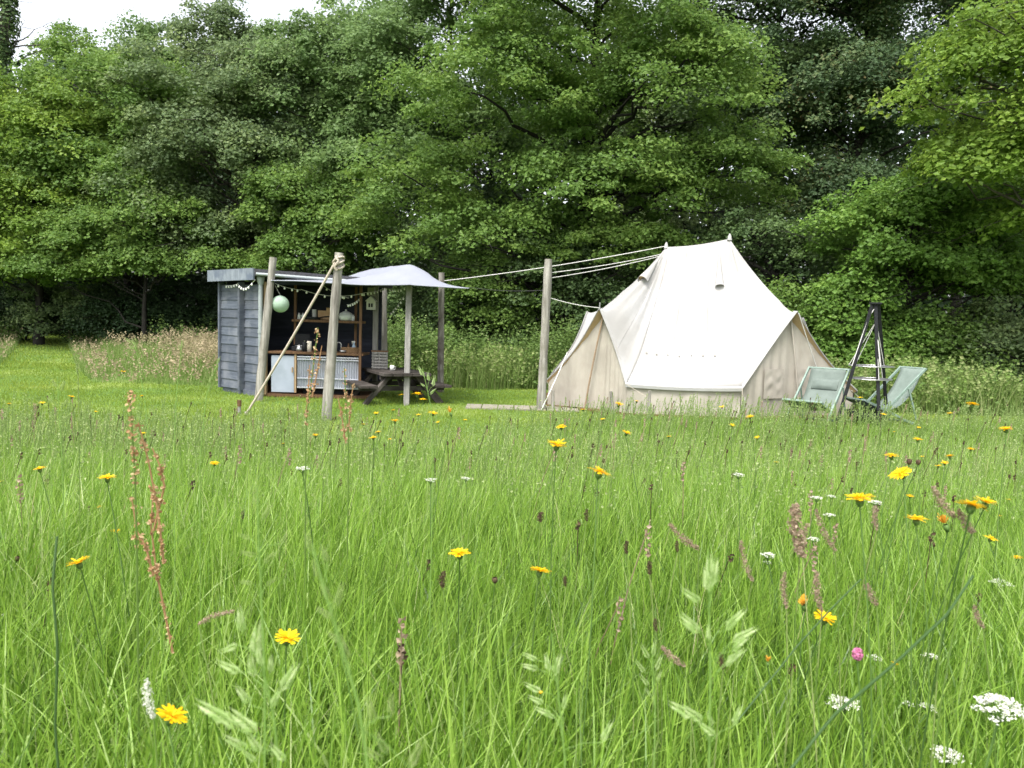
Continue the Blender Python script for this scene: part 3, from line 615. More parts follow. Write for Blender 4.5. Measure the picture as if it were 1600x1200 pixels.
def sprayer(loc):
    o = empty('spray_bottle', vec(loc), 'blue grey spray bottle standing behind the wicker basket', 'bottle')
    MB().lathe([(0, 0), (.035, 0), (.038, .12), (.015, .17), (.013, .20), (0, .20)], 14).build('bottle_body', M['bottle'], o, smooth=True)
    mb = MB(); mb.box((-.01, 0, .215), (.07, .022, .03)); mb.box((-.03, 0, .185), (.01, .012, .04)); mb.build('trigger', M['white_paint'], o)
sprayer(at_top(553.5, .42))
lathe_thing('red_bottle', [(0, 0), (.03, 0), (.03, .11), (.012, .15), (.012, .18), (0, .18)], M['brown_wood'], at_top(545, .42), 'small reddish bottle beside the spray bottle', 'bottle')

# ------------------------------------------------------------------ timber poles
def pole(name, base, top, r0, r1, mat, label, group='timber poles round the shed and tent', n=11, wob=.0025, sink=.25):
    base, top = np.array(base, float), np.array(top, float)
    root_loc = base.copy(); t = np.linspace(0, 1, 12)[:, None]
    p = (top - base) * t; w = rng.normal(size=(12, 3)) * wob; w[:, 2] = 0; w[0] = w[-1] = 0
    p = p + w; p = np.vstack([[[0, 0, -sink]], p]); rad = np.linspace(r0, r1, 13) * (1 + .05 * rng.normal(size=13))
    o = MB().tube(p, rad, n).build(name, M[mat], smooth=True)
    o.location = vec(base); m = o.modifiers.new('edge', 'EDGE_SPLIT'); m.split_angle = math.radians(50)
    return tag(o, label, 'pole', group)
B525, B420, B690, B850 = P(510, 657), P(404, 627), P(688, 613), P(845, 642)
T525, T420, T690, T850 = Q(530, 395, B525[1]), Q(427, 402, B420[1]), Q(690, 426, B690[1]), Q(857, 405, B850[1])
pole('timber_pole', B525, T525, .083, .068, 'post', 'grey leaning pole in front of the shed with a rope knotted at its top')
pole('timber_pole', B420, T420, .085, .068, 'post', 'grey leaning pole at the left front corner of the shed')
pole('timber_pole', B690, T690, .075, .066, 'post_dark', 'dark lichen spotted pole behind the right tip of the grey sail')
pole('timber_pole', B850, T850, .088, .072, 'post', 'tall grey leaning pole at the left corner of the tent')
b597 = P(597, 607); pole('timber_pole', b597, Q(596, 449, b597[1]), .135, .125, 'post', 'thick pale grey pole standing behind the picnic table')
b640 = np.array([xw(637.5, 14.35), 14.35, 0]); b588 = np.array([xw(587, 15.9), 15.9, 0])
T640, T588 = Q(640, 415.5, 14.75), Q(588, 422, 15.9)
def square_post(base, top, w, mat, label):
    mb = MB(); d = np.array(top) - np.array(base); mb.bar((0, 0, -.2), d - np.array([0, 0, .03]), w, w)
    o = bevel(single(mb, 'square_post', M[mat], base, label, 'post', 'square posts under the grey sail'), .008)
square_post(b640, T640, .105, 'grey_wood', 'square grey post holding up the peak of the sail in front of the table')
square_post(b588, T588, .10, 'grey_wood', 'square grey post under the sail beside the hanging lantern house')

# ------------------------------------------------------------------ shade sail
SL, SR = Q(424, 438, 14.25), Q(733, 449, 13.95)
SB, SC = Q(690, 445, 17.0), Q(480, 440, 16.9)
def build_sail():
    n = 41; u = np.linspace(0, 1, n)[:, None]; v = np.linspace(0, 1, n)[None, :]
    G = (SL * ((1 - u) * (1 - v))[..., None] + SR * (u * (1 - v))[..., None] + SB * (u * v)[..., None] + SC * ((1 - u) * v)[..., None])
    # pulled in along the edges, pushed up by the two posts
    pull = .16
    G[..., 1] += pull * np.sin(np.pi * u) * (1 - v) ** 2 * 1.0 - pull * np.sin(np.pi * u) * v ** 2
    G[..., 0] += pull * np.sin(np.pi * v) * (1 - u) ** 2 - pull * np.sin(np.pi * v) * u ** 2
    def dseg(p, a, b):
        ab = b[:2] - a[:2]; t = np.clip(((p[..., 0] - a[0]) * ab[0] + (p[..., 1] - a[1]) * ab[1]) / (ab @ ab), 0, 1)
        return np.hypot(p[..., 0] - a[0] - t * ab[0], p[..., 1] - a[1] - t * ab[1]), t
    dd, t = dseg(G, T588, T640)
    ridge = T588[2] + (T640[2] - T588[2]) * t + .02
    base = G[..., 2]
    edge = np.minimum.reduce([np.broadcast_to(x, dd.shape) for x in (u + 0 * v, 1 - u + 0 * v, v + 0 * u, 1 - v + 0 * u)])
    wgt = np.exp(-(np.sqrt(dd * dd + .02) - .14) / .60)
    hold = np.clip(edge / .22, 0, 1) ** .8
    Z = base - .05 * np.sin(np.pi * u) * np.sin(np.pi * v) * (1 - wgt) + (ridge - base) * wgt * np.clip(edge / .18, 0, 1)
    G[..., 2] = Z + .012 * np.sin(11 * u + 5 * v) + .014 * (1 - np.abs(np.sin(9 * u - 6 * v))) ** 4 * np.sin(np.pi * u)
    o = MB().grid(G - b640).build('shade_sail', M['sail'], smooth=True); o.location = vec(b640)
    s = o.modifiers.new('thick', 'SOLIDIFY'); s.thickness = .004
    tag(o, 'lilac grey shade sail stretched over the picnic table', 'shade sail')
    hem = MB()
    for E in (G[:, 0], G[:, -1], G[0], G[-1]): hem.tube(E - b640 + np.array([0, 0, -.006]), .010, 5, cap=False)
    hem.build('hem', M['sail'], o, smooth=True)
build_sail()

# ------------------------------------------------------------------ ropes
def rope(name, pts, r, mat, label, cat, group=None, sag=0.0, n=14):
    pts = [np.array(p, float) for p in pts]
    if len(pts) == 2:
        t = np.linspace(0, 1, n)[:, None]; q = pts[0] + (pts[1] - pts[0]) * t; q[:, 2] -= sag * 4 * t[:, 0] * (1 - t[:, 0])
    else: q = np.array(pts)
    loc = q[0].copy()
    o = MB().tube(q - loc, r, 6).build(name, M[mat], smooth=True); o.location = vec(loc)
    return tag(o, label, cat, group)
k525 = B525 + (T525 - B525) * .94
gp = P(384, 648, .02)
ro = rope('guy_rope', [k525 + np.array([-.03, -.09, 0]), gp], .021, 'rope', 'thick pale rope slanting from the front pole down to the grass', 'rope', sag=.03)
def knot(par, c, axis, R):
    mb = MB(); c = np.array(c) - np.array(par.location)
    for k in range(3):
        a = np.linspace(0, 2 * np.pi, 20); mb.tube(np.stack([R * np.cos(a), R * np.sin(a), .05 * np.sin(a + k) + (k - 1) * .045], 1) + c, .017, 6, cap=False)
    mb.tube(np.array([(-.02, -R - .02, .10), (.03, -R - .05, .02), (-.03, -R - .05, -.06), (.0, -R - .03, -.12)]) + c, .02, 6)
    mb.build('knot', M['rope'], par, smooth=True)
knot(ro, k525, 0, .082)
rope('sail_line', [SR, B850 + (T850 - B850) * .80], .006, 'cable', 'thin dark line from the sail tip to the tall pole by the tent', 'line', sag=.04)
rope('sail_line', [SL, B420 + (T420 - B420) * .84], .012, 'thin_rope', 'short white cord tying the left corner of the sail to its pole', 'line')
rope('sail_line', [SB, B690 + (T690 - B690) * .90], .010, 'thin_rope', 'short cord tying the back corner of the sail to the dark spotted pole', 'line')
rope('sail_line', [SC, np.array([-4.25, 16.62, 2.28])], .010, 'thin_rope', 'short cord tying the sail to the shed roof edge', 'line')

# ------------------------------------------------------------------ string lights, lanterns
def string_lights(label, runs):
    allp = []
    for a, b, sag, nb in runs: allp.append((np.array(a, float), np.array(b, float), sag, nb))
    loc = allp[0][0].copy()
    root = empty('string_lights', vec(loc), label, 'string lights', 'strings of white bulbs')
    cb = MB(); bulbs = []
    for a, b, sag, nb in allp:
        t = np.linspace(0, 1, 16)[:, None]; q = a + (b - a) * t; q[:, 2] -= sag * 4 * t[:, 0] * (1 - t[:, 0]); cb.tube(q - loc, .0045, 5, cap=False)
        for k in range(nb):
            tt = (k + .5 + rng.uniform(-.12, .12)) / nb; p = a + (b - a) * tt; p[2] -= sag * 4 * tt * (1 - tt); bulbs.append(p - loc)
    cb.build('cable', M['cable'] if 'dark' in label else M['thin_rope'], root)
    for p in bulbs:
        b = MB().lathe([(0, -.048), (.012, -.045), (.019, -.031), (.016, -.015), (.008, -.006), (.008, .004), (0, .004)], 10).build('bulb', M['bulb'], root, smooth=True); b.location = vec(p)
eL = lambda px, py, Y: Q(px, py, Y)
string_lights('short swag of white bulbs under the fascia on the shed side', [(eL(352, 446, 15.75), eL(372, 443, 15.3), .02, 5), (eL(372, 444, 15.28), eL(390, 446, 14.95), .07, 5), (eL(390, 446, 14.95), eL(399, 437, 14.85), .0, 1)])
string_lights('long string of white bulbs across the shed opening', [(eL(430, 443, 14.4), eL(470, 453, 14.8), .02, 4), (eL(470, 452, 14.8), eL(572, 457, 15.1), .10, 7)])
string_lights('drooping loop of white bulbs beside the leaning front pole', [(eL(505, 446, 15.1), eL(545, 466, 15.0), .03, 3), (eL(542, 476, 15.0), eL(570, 457, 15.3), .06, 8)])
string_lights('string of white bulbs in the shade under the back of the sail', [(eL(572, 457, 15.3), eL(602, 449, 16.2), .03, 6), (eL(602, 449, 16.2), eL(634, 449, 15.0), .05, 7), (eL(632, 462, 15.3), eL(609, 490, 16.6), .03, 6)])
lc = Q(438, 475, 14.45)
def paper_lantern():
    o = empty('paper_lantern', vec(lc), 'round mint green paper lantern hanging by the left pole', 'lantern')
    R = .160; a = np.linspace(-1.45, 1.45, 33)
    MB().lathe([(R * math.cos(x) * (1 + .012 * math.cos(k * math.pi)), R * .98 * math.sin(x)) for k, x in enumerate(a)], 28).build('shade', M['lantern'], o, smooth=True)
    top = Q(430, 446, 14.42) - lc
    MB().tube([(0, 0, R * .97), (top[0] * .6, 0, top[2] * .75), top], .004, 5).build('cord', M['thin_rope'], o)
    MB().lathe([(.022, R * .96), (.024, R * 1.0), (.005, R * 1.02)], 12).build('collar', M['steel'], o)
paper_lantern()
def lantern_house():
    c = Q(580, 484, 15.75); o = empty('lantern_house', vec(c), 'small white wooden lantern house hanging on the square post under the sail', 'lantern')
    mb = MB(); mb.box((0, 0, .09), (.17, .15, .18)); b = bevel(mb.build('house_body', M['white_paint'], o), .004)
    mb = MB(); mb.add([(-.11, -.10, .17), (.11, -.10, .17), (0, -.10, .27), (-.11, .10, .17), (.11, .10, .17), (0, .10, .27)], [(0, 3, 5, 2), (1, 2, 5, 4), (0, 1, 4, 3)]); mb.add([(-.11, -.10, .17), (.11, -.10, .17), (0, -.10, .27), (-.11, .10, .17), (.11, .10, .17), (0, .10, .27)], [(0, 2, 1), (3, 4, 5)]); mb.build('roof', M['white_paint'], o)
    for x in (-.026, .026):
        mb = MB(); mb.box((x, -.077, .09), (.034, .006, .075)); mb.build('window', M['black'], o)
    mb = MB(); mb.box((0, 0, .36), (.14, .12, .17)); bevel(mb.build('upper_box', M['grey_wood'], o), .004)
    MB().tube([(0, 0, .26), (0, 0, .62)], .006, 5).build('hanger', M['cable'], o)
lantern_house()

# ------------------------------------------------------------------ picnic table with crate and mug
def picnic_table():
    ang = math.radians(25)                                   # long side runs away to the left
    c = np.array([xw(619, 15.05), 15.05, 0]); o = empty('picnic_table', vec(c), 'dark weathered picnic table with attached benches under the sail', 'table', rz=ang)
    o.scale = (1.06, 1, .80); L, W = 1.66, .88               # local y: long axis
    for k in range(5):
        mb = MB(); mb.box((-W / 2 + W / 10 + k * W / 5, 0, .72), (W / 5 - .012, L + .02 * rng.normal(), .07)); bevel(mb.build('top_plank', M['table'], o), .005)
    for s in (-1, 1):
        for k in (0, 1):
            mb = MB(); mb.box((s * (.60 + k * .155), 0, .44), (.142, L, .06)); bevel(mb.build('bench_plank', M['table'], o), .005)
    for y in (-.56, .56):
        for s in (-1, 1):
            mb = MB(); mb.bar((s * .24, y, .715), (s * .70, y, 0.0), .07, .14, up=(1, 0, .6)); bevel(mb.build('leg', M['table'], o), .005)
        mb = MB(); mb.bar((-.78, y + .045, .375), (.78, y + .045, .375), .045, .11); bevel(mb.build('bench_bearer', M['table'], o), .005)
        mb = MB(); mb.bar((-.42, y + .045, .64), (.42, y + .045, .64), .06, .11); bevel(mb.build('top_bearer', M['table'], o), .005)
        mb = MB(); mb.bar((0, y + (.06 if y < 0 else -.06), .36), (0, y * .25, .69), .08, .045); bevel(mb.build('brace', M['table'], o), .005)
    return o, ang, c
TBL, TANG, TC = picnic_table()
def on_table(lx, ly): return np.array([TC[0] + lx * math.cos(TANG) - ly * math.sin(TANG), TC[1] + lx * math.sin(TANG) + ly * math.cos(TANG), .757])
def crate():
    p = Q(593, 581, 15.35); p[2] = .607; o = empty('slatted_crate', vec(p), 'grey slatted wooden crate standing on the picnic table', 'crate', rz=math.radians(12))
    for k in range(6):
        for y in (-.10, .10):
            mb = MB(); mb.box((0, y, .03 + k * .058), (.30, .014, .034)); mb.build('slat', M['grey_wood'], o)
        for x in (-.15, .15):
            mb = MB(); mb.box((x, 0, .03 + k * .058), (.014, .186, .034)); mb.build('slat', M['grey_wood'], o)
    for x in (-.135, -.01, .135):
        for y in (-.088, .088):
            mb = MB(); mb.box((x, y, .17), (.022, .010, .34)); mb.build('batten', M['grey_wood'], o)
    mb = MB(); mb.box((0, 0, .35), (.34, .235, .018)); mb.build('lid', M['brown_wood'], o)
crate()
def mug():
    p = Q(612.5, 583, 15.0); p[2] = .607; o = empty('mug', vec(p), 'white mug beside the slatted crate on the picnic table', 'mug')
    MB().lathe([(0, .004), (.036, .004), (.040, .095), (.044, .095), (.040, 0), (0, 0)], 20).build('cup', M['bulb'], o, smooth=True)
    MB().tube([(.040, 0, .075), (.07, 0, .07), (.072, 0, .03), (.038, 0, .022)], .006, 6).build('handle', M['bulb'], o, smooth=True)
mug()
# short stub in the lawn and the peg of the thick rope
def stub(px, py, h, r, mat, label, top=None, lean=0.0):
    b = P(px, py); mb = MB(); mb.tube([(0, 0, -.15), (lean * .5, 0, h * .5), (lean, 0, h)], [r, r * .95, r * .9], 9)
    o = single(mb, 'wooden_stake', M[mat], b, label, 'stake', 'short wooden stakes in the grass', True); m = o.modifiers.new('edge', 'EDGE_SPLIT'); m.split_angle = math.radians(50)
    if top: MB().tube([(lean, 0, h), (lean * 1.1, 0, h + .10)], r * 1.25, 9).build('cap', M[top], o)
stub(374, 646, .12, .028, 'grey_wood', 'short pale stake with a rusty brown cap near the foot of the thick rope', 'brown_wood')
stub(384, 649, .06, .022, 'post', 'low stake where the thick slanting rope meets the ground')

# ------------------------------------------------------------------ bell tent
M['canvas'] = surf('cream canvas', (0.385, 0.378, 0.372), (0.435, 0.428, 0.422), (5, 5, 5), 0.85, 0.5, trans=0.14, c3=(0.365, 0.354, 0.338), blot=1.1, bdist=0.02, spec=0.15)
M['canvas_wall'] = surf('beige canvas wall', (0.37, 0.335, 0.285), (0.435, 0.40, 0.345), (6, 6, 3), 0.85, 0.35, trans=0.10, c3=(0.33, 0.30, 0.255), blot=1.4, bdist=0.02, spec=0.15)
M['canvas_tan'] = surf('tan canvas lining', (0.50, 0.34, 0.19), (0.58, 0.41, 0.25), (6, 6, 6), 0.85, 0.2, trans=0.2, spec=0.15)
M['seam'] = surf('brown seam tape', (0.22, 0.16, 0.10), (0.30, 0.22, 0.15), (20, 20, 20), 0.8, 0.1)
M['net'] = surf('grey beige window flap', (0.345, 0.31, 0.265), (0.41, 0.375, 0.325), (5, 5, 3), 0.85, 0.4, bdist=0.02, trans=0.08)
def build_tent():
    A1, A2 = Q(1041, 386, 16.0), Q(1140, 373, 15.4)
    z = .56
    V = [np.array([.66, 14.95, .50]), np.array([*Q(978, 601, 13.9)[:2], z]), np.array([*Q(1160, 607, 13.72)[:2], z]), np.array([6.60, 14.75, .50]),
         np.array([7.05, 16.6, z]), np.array([5.6, 18.1, z]), np.array([3.1, 18.4, z]), np.array([.95, 17.4, z])]
    PL, PR = Q(937, 481, 14.35), Q(1245, 486, 14.15)
    PB, PC = np.array([6.55, 17.6, 1.9]), np.array([1.7, 18.1, 1.9])
    Cc = np.array([3.7, 16.0, 0]); root = empty('bell_tent', vec(Cc), 'large cream canvas bell tent with two peaks', 'tent')
    ring = [(V[1], A1), (V[2], A2), (PR, A2), (V[3], A2), (V[4], A2), (PB, A2), (V[5], A2), (V[6], A1), (PC, A1), (V[7], A1), (V[0], A1), (PL, A1)]
    ns, m = 26, 26
    rows = []; s = np.linspace(0, 1, m)
    peaks = {id(PR), id(PL), id(PB), id(PC)}
    nring = len(ring)
    cols = []
    for i in range(nring):
        (p, a), (q, b) = ring[i], ring[(i + 1) % nring]
        door = id(p) in peaks or id(q) in peaks
        for k in range(ns):
            t = k / ns; e = p + (q - p) * t
            ap = a + (b - a) * t
            e = e.copy()
            e[2] -= (.05 if door else .025) * math.sin(math.pi * t)                 # edges hang a little
            if door: e[:2] += (Cc[:2] - e[:2]) * .03 * math.sin(math.pi * t)
            top = ap.copy()
            if a is not b: top[2] -= .035 * math.sin(math.pi * t)
            d = e - top; col = top + d * s[:, None]
            hang = np.linalg.norm(d) * (.056 + .008 * math.sin(math.pi * t) * (1 if not door else -1))
            col[:, 2] -= hang * np.sin(np.pi * s ** .9) * (.8 + .2 * (1 - s))
            # soft tension folds running from the eaves corners towards the peaks
            ph = i * 1.7; f = .020 * np.sin(t * 13 + ph + 1.6 * s) + .012 * (1 - np.abs(np.sin(t * 21 + 2 * ph - 2.6 * s))) ** 3 * 2 + .007 * np.sin(t * 47 + ph)
            edgew = np.sin(np.pi * np.clip(s, 0, 1)) * (.3 + .7 * s)
            nrm = np.array([d[0], d[1], 0]); nrm /= np.linalg.norm(nrm) + 1e-9
            col += (f * edgew * math.sin(math.pi * min(1, max(0, t))) ** .5)[:, None] * (nrm * .6 + np.array([0, 0, .8]))
            cols.append(col)
    A = np.array(cols)                                               # cloth bends softly from panel to panel
    for it in range(26):
        B = (np.roll(A, 1, 0) + np.roll(A, -1, 0)) / 2
        wt = (np.clip((1 - s) / .22, 0, 1) * np.clip(s / .12, 0, 1) * .6)[None, :, None]
        A = A * (1 - wt) + B * wt
    for k in range(m - 1):                                           # creases put back on the softened cloth
        for i in range(len(A)):
            q = i / ns; A[i, k, 2] += .018 * math.sin(q * 21 + 3.1 * s[k]) * math.sin(math.pi * s[k]) + .024 * (1 - abs(math.sin(q * 13 - 2.6 * s[k]))) ** 5 * math.sin(math.pi * s[k])
    cols = [x for x in A]
    G = np.array(cols + [cols[0]]) - Cc
    r = MB().grid(G).build('roof', M['canvas'], root, smooth=True)
    sd = r.modifiers.new('thick', 'SOLIDIFY'); sd.thickness = .004
    # light trim bands along the edges of the two door gables and the eaves
    def edge_pts(i): return np.array([cols[(i * ns + k) % len(cols)][-1] for k in range(ns + 1)]) - Cc
    def band(pts, w, name, mat, out=.012, drop=True):
        n = len(pts); G2 = np.zeros((n, 3, 3))
        ctr = np.mean(pts, 0)
        for k in range(n):
            i = min(k * 1, n - 1); outw = np.array([pts[k][0], pts[k][1], 0]); outw /= np.linalg.norm(outw) + 1e-9
            col = np.array(cols[(band.i * ns + k) % len(cols)]) - Cc
            inn = col[-3] - col[-1]; inn /= np.linalg.norm(inn)
            G2[k, 0] = pts[k] + inn * w + np.array([0, 0, .010]) + outw * .012
            G2[k, 1] = pts[k] + outw * .02
            G2[k, 2] = pts[k] + outw * .014 + np.array([0, 0, -.055 if drop else -.02])
        MB().grid(G2).build(name, M[mat], root, smooth=False)
    for i, w in ((11, .075), (1, .075), (2, .07), (10, .07)):
        band.i = i; band(edge_pts(i), w, 'door_trim', 'canvas', drop=False)
    for i in (0, 3, 6, 9, 4, 5, 7, 8):
        band.i = i; band(edge_pts(i), .03, 'valance', 'canvas')
    # low walls hanging inside the eaves
    def inset(p, d=.05):
        v = Cc[:2] - p[:2]; v = v / np.linalg.norm(v); return np.array([*(p[:2] + v * d), p[2]])
    def wall(pts, name, mat, wav=.010, z0=.02, parent=root, sub=18):
        """vertical cloth hung from the line pts down to the ground"""
        W = []
        for j in range(len(pts) - 1):
            for k in range(sub): W.append(pts[j] + (pts[j + 1] - pts[j]) * k / sub)
        W.append(pts[-1]); W = np.array(W); hz = np.linspace(0, 1, 12)
        Gw = np.zeros((len(W), 12, 3)); tng = W[-1] - W[0]; tng[2] = 0; tng /= np.linalg.norm(tng); nr = np.array([tng[1], -tng[0], 0])
        for k in range(len(W)):
            Gw[k] = W[k]; Gw[k, :, 2] = W[k][2] + (z0 - W[k][2]) * hz
            H = W[k][2]
            Gw[k] += nr * ((wav * math.sin(k * 1.3) + wav * .7 * math.sin(k * .57 + 1)) * np.sin(np.pi * hz * .9 + .2) + .03 * hz)[:, None]
        return MB().grid(Gw - Cc).build(name, M[mat], parent, smooth=True)
    def line(a, b): return [inset(a), inset(b)]
    for a, b in ((V[1], V[2]), (V[3], V[4]), (V[5], V[6]), (V[7], V[0])): wall(line(a, b), 'wall', 'canvas_wall')
    def gable(a, p, b, tan, seam_x, flaps):
        # door cloth set back behind the trim, with its peak just under the gable peak
        def back(q, d): v = Cc[:2] - q[:2]; v = v / np.linalg.norm(v); return np.array([*(q[:2] + v * d), q[2]])
        aa, pp, bb = back(a, .06), back(p, .16), back(b, .06); pp[2] -= .05
        d = wall([aa, pp, bb], 'door_panel', 'canvas_wall', wav=.012, sub=26)
        outn = -(Cc[:2] - p[:2]); outn = np.append(outn / np.linalg.norm(outn), 0)
        foot = (aa + bb) / 2; foot[2] = .03
        sp = np.array([pp + (foot - pp) * t + outn * (.035 + .02 * math.sin(math.pi * t)) for t in np.linspace(.02, 1, 14)]) - Cc
        sm = MB(); sm.tube(sp, .016, 6); sm.build('zip', M['seam' if tan else 'net'], d)
        # tan lining of the overhanging roof edge
        return aa, pp, bb, outn, d
    aL, pL, bL, nL, dL = gable(V[0], PL, V[1], True, 0, False)
    aR, pR, bR, nR, dR = gable(V[2], PR, V[3], False, 0, True)
    gable(V[4], PB, V[5], False, 0, False); gable(V[6], PC, V[7], False, 0, False)
    def lining(i, name, w0):
        pts = edge_pts(i); n = len(pts); G2 = np.zeros((n, 2, 3))
        for k in range(n):
            iw = -pts[k] * np.array([1, 1, 0]); iw /= np.linalg.norm(iw)
            G2[k, 0] = pts[k] + np.array([0, 0, -.012]); G2[k, 1] = pts[k] + iw * w0 + np.array([0, 0, -.10])
        MB().grid(G2).build(name, M['canvas_tan'], root)
    lining(10, 'lining', .16); lining(2, 'lining', .16)
    # window flaps, hems and pleats on the right hand gable
    ex = (bR - aR); ex[2] = 0; Lx = np.linalg.norm(ex); ex /= Lx
    def flap(t0, t1, z0, z1, name):
        nn = 14; G2 = np.zeros((nn, nn, 3))
        for a_ in range(nn):
            for b_ in range(nn):
                t = t0 + (t1 - t0) * a_ / (nn - 1); zz = z0 + (z1 - z0) * b_ / (nn - 1)
                mid = 1 - abs(t - .5) * 2
                base = aR + (bR - aR) * t; bow = (pR[:2] - ((aR + bR) / 2)[:2]) * (1 - abs(2 * t - 1))
                w_ = .014 * math.sin(7 * b_ / nn * 2 + 5 * a_ / nn + 1.5 * math.sin(a_ * .9)) * math.sin(math.pi * a_ / (nn - 1)) * math.sin(math.pi * b_ / (nn - 1))
                G2[a_, b_] = np.array([base[0] + bow[0], base[1] + bow[1], zz]) + nR * (.055 + w_)
        MB().grid(G2 - Cc).build(name, M['net'], dR, smooth=True)
    flap(.23, .45, .36, .90, 'window_flap'); flap(.55, .70, .36, .90, 'window_flap')
    # two hooded vents
    def vent(c_px, Y, i_col, s0, s1, w):
        col0 = np.array(cols[i_col % len(cols)]) - Cc; a, b = col0[int(s0 * (m - 1))], col0[int(s1 * (m - 1))]
        side = np.cross(b - a, (0, 0, 1)); side /= np.linalg.norm(side); out = np.cross(side, b - a); out /= np.linalg.norm(out)
        if out[2] < 0: out = -out
        nn = 9; G2 = np.zeros((8, nn, 3))
        for k in range(8):
            t = k / 7
            for j in range(nn):
                an = math.pi * j / (nn - 1); ww = w * (.15 + .85 * t)
                G2[k, j] = a + (b - a) * t + side * ww * math.cos(an) * .5 + out * (ww * .62 * math.sin(an) + .004)
        v = MB().grid(G2).build('vent_hood', M['canvas'], root, smooth=True)
        inn = MB(); ring_ = G2[-1] * .5 + G2[-2] * .5; cpt = ring_.mean(0)
        inn.add(np.vstack([[cpt], ring_]), [(0, 1 + j, 2 + j) for j in range(nn - 1)]); inn.build('vent_mesh', M['canvas_tan'], v)
    vent(None, 0, 22, .10, .28, .18); vent(None, 0, 11 * ns + 4, .16, .42, .22)
    for a in (A1, A2):
        c = a - Cc; MB().tube([c + (0, 0, -.03), c + (0, 0, .06), c + (0, 0, .10)], [.05, .03, .010], 8).build('peak_cap', M['canvas'], root, smooth=True)
    MB().tube([PL - Cc + (0, 0, -.02), PL - Cc + (0, 0, .10)], .012, 6).build('pole_tip', M['steel'], root)
    for i, j0 in ((9, 1), (18, 1), (11 * ns + 14, 2), (ns + 12, 2)):      # sewn seams run down the cloth
        q = np.array(cols[i % len(cols)])[j0:] - Cc; MB().tube(q + np.array([0, -.003, .004]), .004, 4, cap=False).build('seam', M['canvas'], root)
    # loops and pegs stitched in a row across the front roof
    for k in range(7):
        i = 2 + k * 3; c = (np.array(cols[i][19]) - Cc); b = MB(); b.box(c + np.array([0, -.02, .012]), (.03, .02, .012)); b.build('toggle', M['net'], root)
    return dict(A1=A1, A2=A2, V=V, PL=PL, PR=PR, C=Cc)
TENT = build_tent()
# low timber base showing under the left end of the tent
def tent_base():
    pts = [(.55, 14.85), (2.15, 13.82), (4.15, 13.6), (6.75, 14.7), (7.1, 16.7), (5.7, 18.3), (3.0, 18.5), (.8, 17.5)]
    c = np.array([3.7, 16.0]); n = len(pts); top = [np.array([*(np.array(p) - c), .035]) for p in pts]; bot = [t - np.array([0, 0, .12]) for t in top]
    mb = MB(); mb.add(top + bot, [(i, (i + 1) % n, n + (i + 1) % n, n + i) for i in range(n)]); mb.add([np.array([0, 0, .035])] + top, [(0, 1 + i, 1 + (i + 1) % n) for i in range(n)])
    single(mb, 'tent_platform', M['brown_wood'], (3.7, 16.0, 0), 'low brown timber base under the edge of the tent', 'platform')
    mb = MB()
    for k in range(7):
        mb.box((-.9 + k * .30 + .15, 0, .02), (.28, .62, .03), rz=0)
    M['pale_board'] = surf('bleached boards', (0.20, 0.185, 0.145), (0.29, 0.265, 0.215), (4, 20, 20), 0.85, 0.3)
    o = single(mb, 'boardwalk', M['pale_board'], (.05, 14.35, 0), 'pale wooden boardwalk on the lawn left of the tent', 'boardwalk')
tent_base()
# guy lines between tent and poles
pt850 = lambda f: B850 + (T850 - B850) * f
G_ = 'guy lines of the tent'
rope('guy_line', [TENT['A1'] + (0, 0, .02), B690 + (T690 - B690) * .93], .009, 'thin_rope', 'longest white guy line running from the tent peak to the dark spotted pole', 'line', G_, .05)
rope('guy_line', [TENT['A1'] + (-.12, -.10, -.16), pt850(.91)], .008, 'thin_rope', 'upper of two white guy lines from the tent to the tall pole top', 'line', G_, .03)
rope('guy_line', [TENT['A1'] + (-.14, -.12, -.20), pt850(.875)], .008, 'thin_rope', 'lower of two white guy lines from the tent to the tall pole top', 'line', G_, .03)
rope('guy_line', [TENT['PL'] + (0, 0, .0), pt850(.755)], .008, 'thin_rope', 'short white guy line from the left gable of the tent to the tall pole', 'line', G_, .03)
rope('guy_line', [TENT['PR'] + (.02, -.06, -.05), P(1302, 650)], .009, 'thin_rope', 'white guy line down from the right gable behind the left deckchair', 'line', G_, .02)
rope('guy_line', [TENT['PL'] + (-.55, .25, -.85), P(846, 640, .25)], .010, 'thin_rope', 'white guy line from the left door flap to the foot of the tall pole', 'line', G_, .02)
rope('guy_line', [TENT['V'][3] + (-.1, 0, 0), P(1372, 648)], .009, 'thin_rope', 'white guy line at the low right corner of the tent', 'line', G_, .01)
stub(1013, 655, .50, .03, 'post', 'grey stake in front of the tent below the left end of its eaves')
stub(958, 648, .42, .03, 'post', 'grey stake leaning in front of the left tent door', lean=-.06)
stub(863, 642, .38, .03, 'post', 'grey stake between the tall pole and the left tent door')
stub(1158, 660, .44, .03, 'post', 'grey stake in front of the tent below the right end of its eaves', lean=.04)
for (px, py, vi, lab) in ((1013, 608, 1, 'short line from the left end of the tent eaves to its stake'), (1158, 620, 2, 'short line from the right end of the tent eaves to its stake'), (863, 606, 0, 'short line from the far left tent eaves to its stake')):
    b = P(px, {1013: 655, 1158: 660, 863: 642}[px]); b[2] = .36; rope('eaves_line', [TENT['V'][vi], b], .004, 'rope', lab, 'line', 'short lines along the tent eaves')

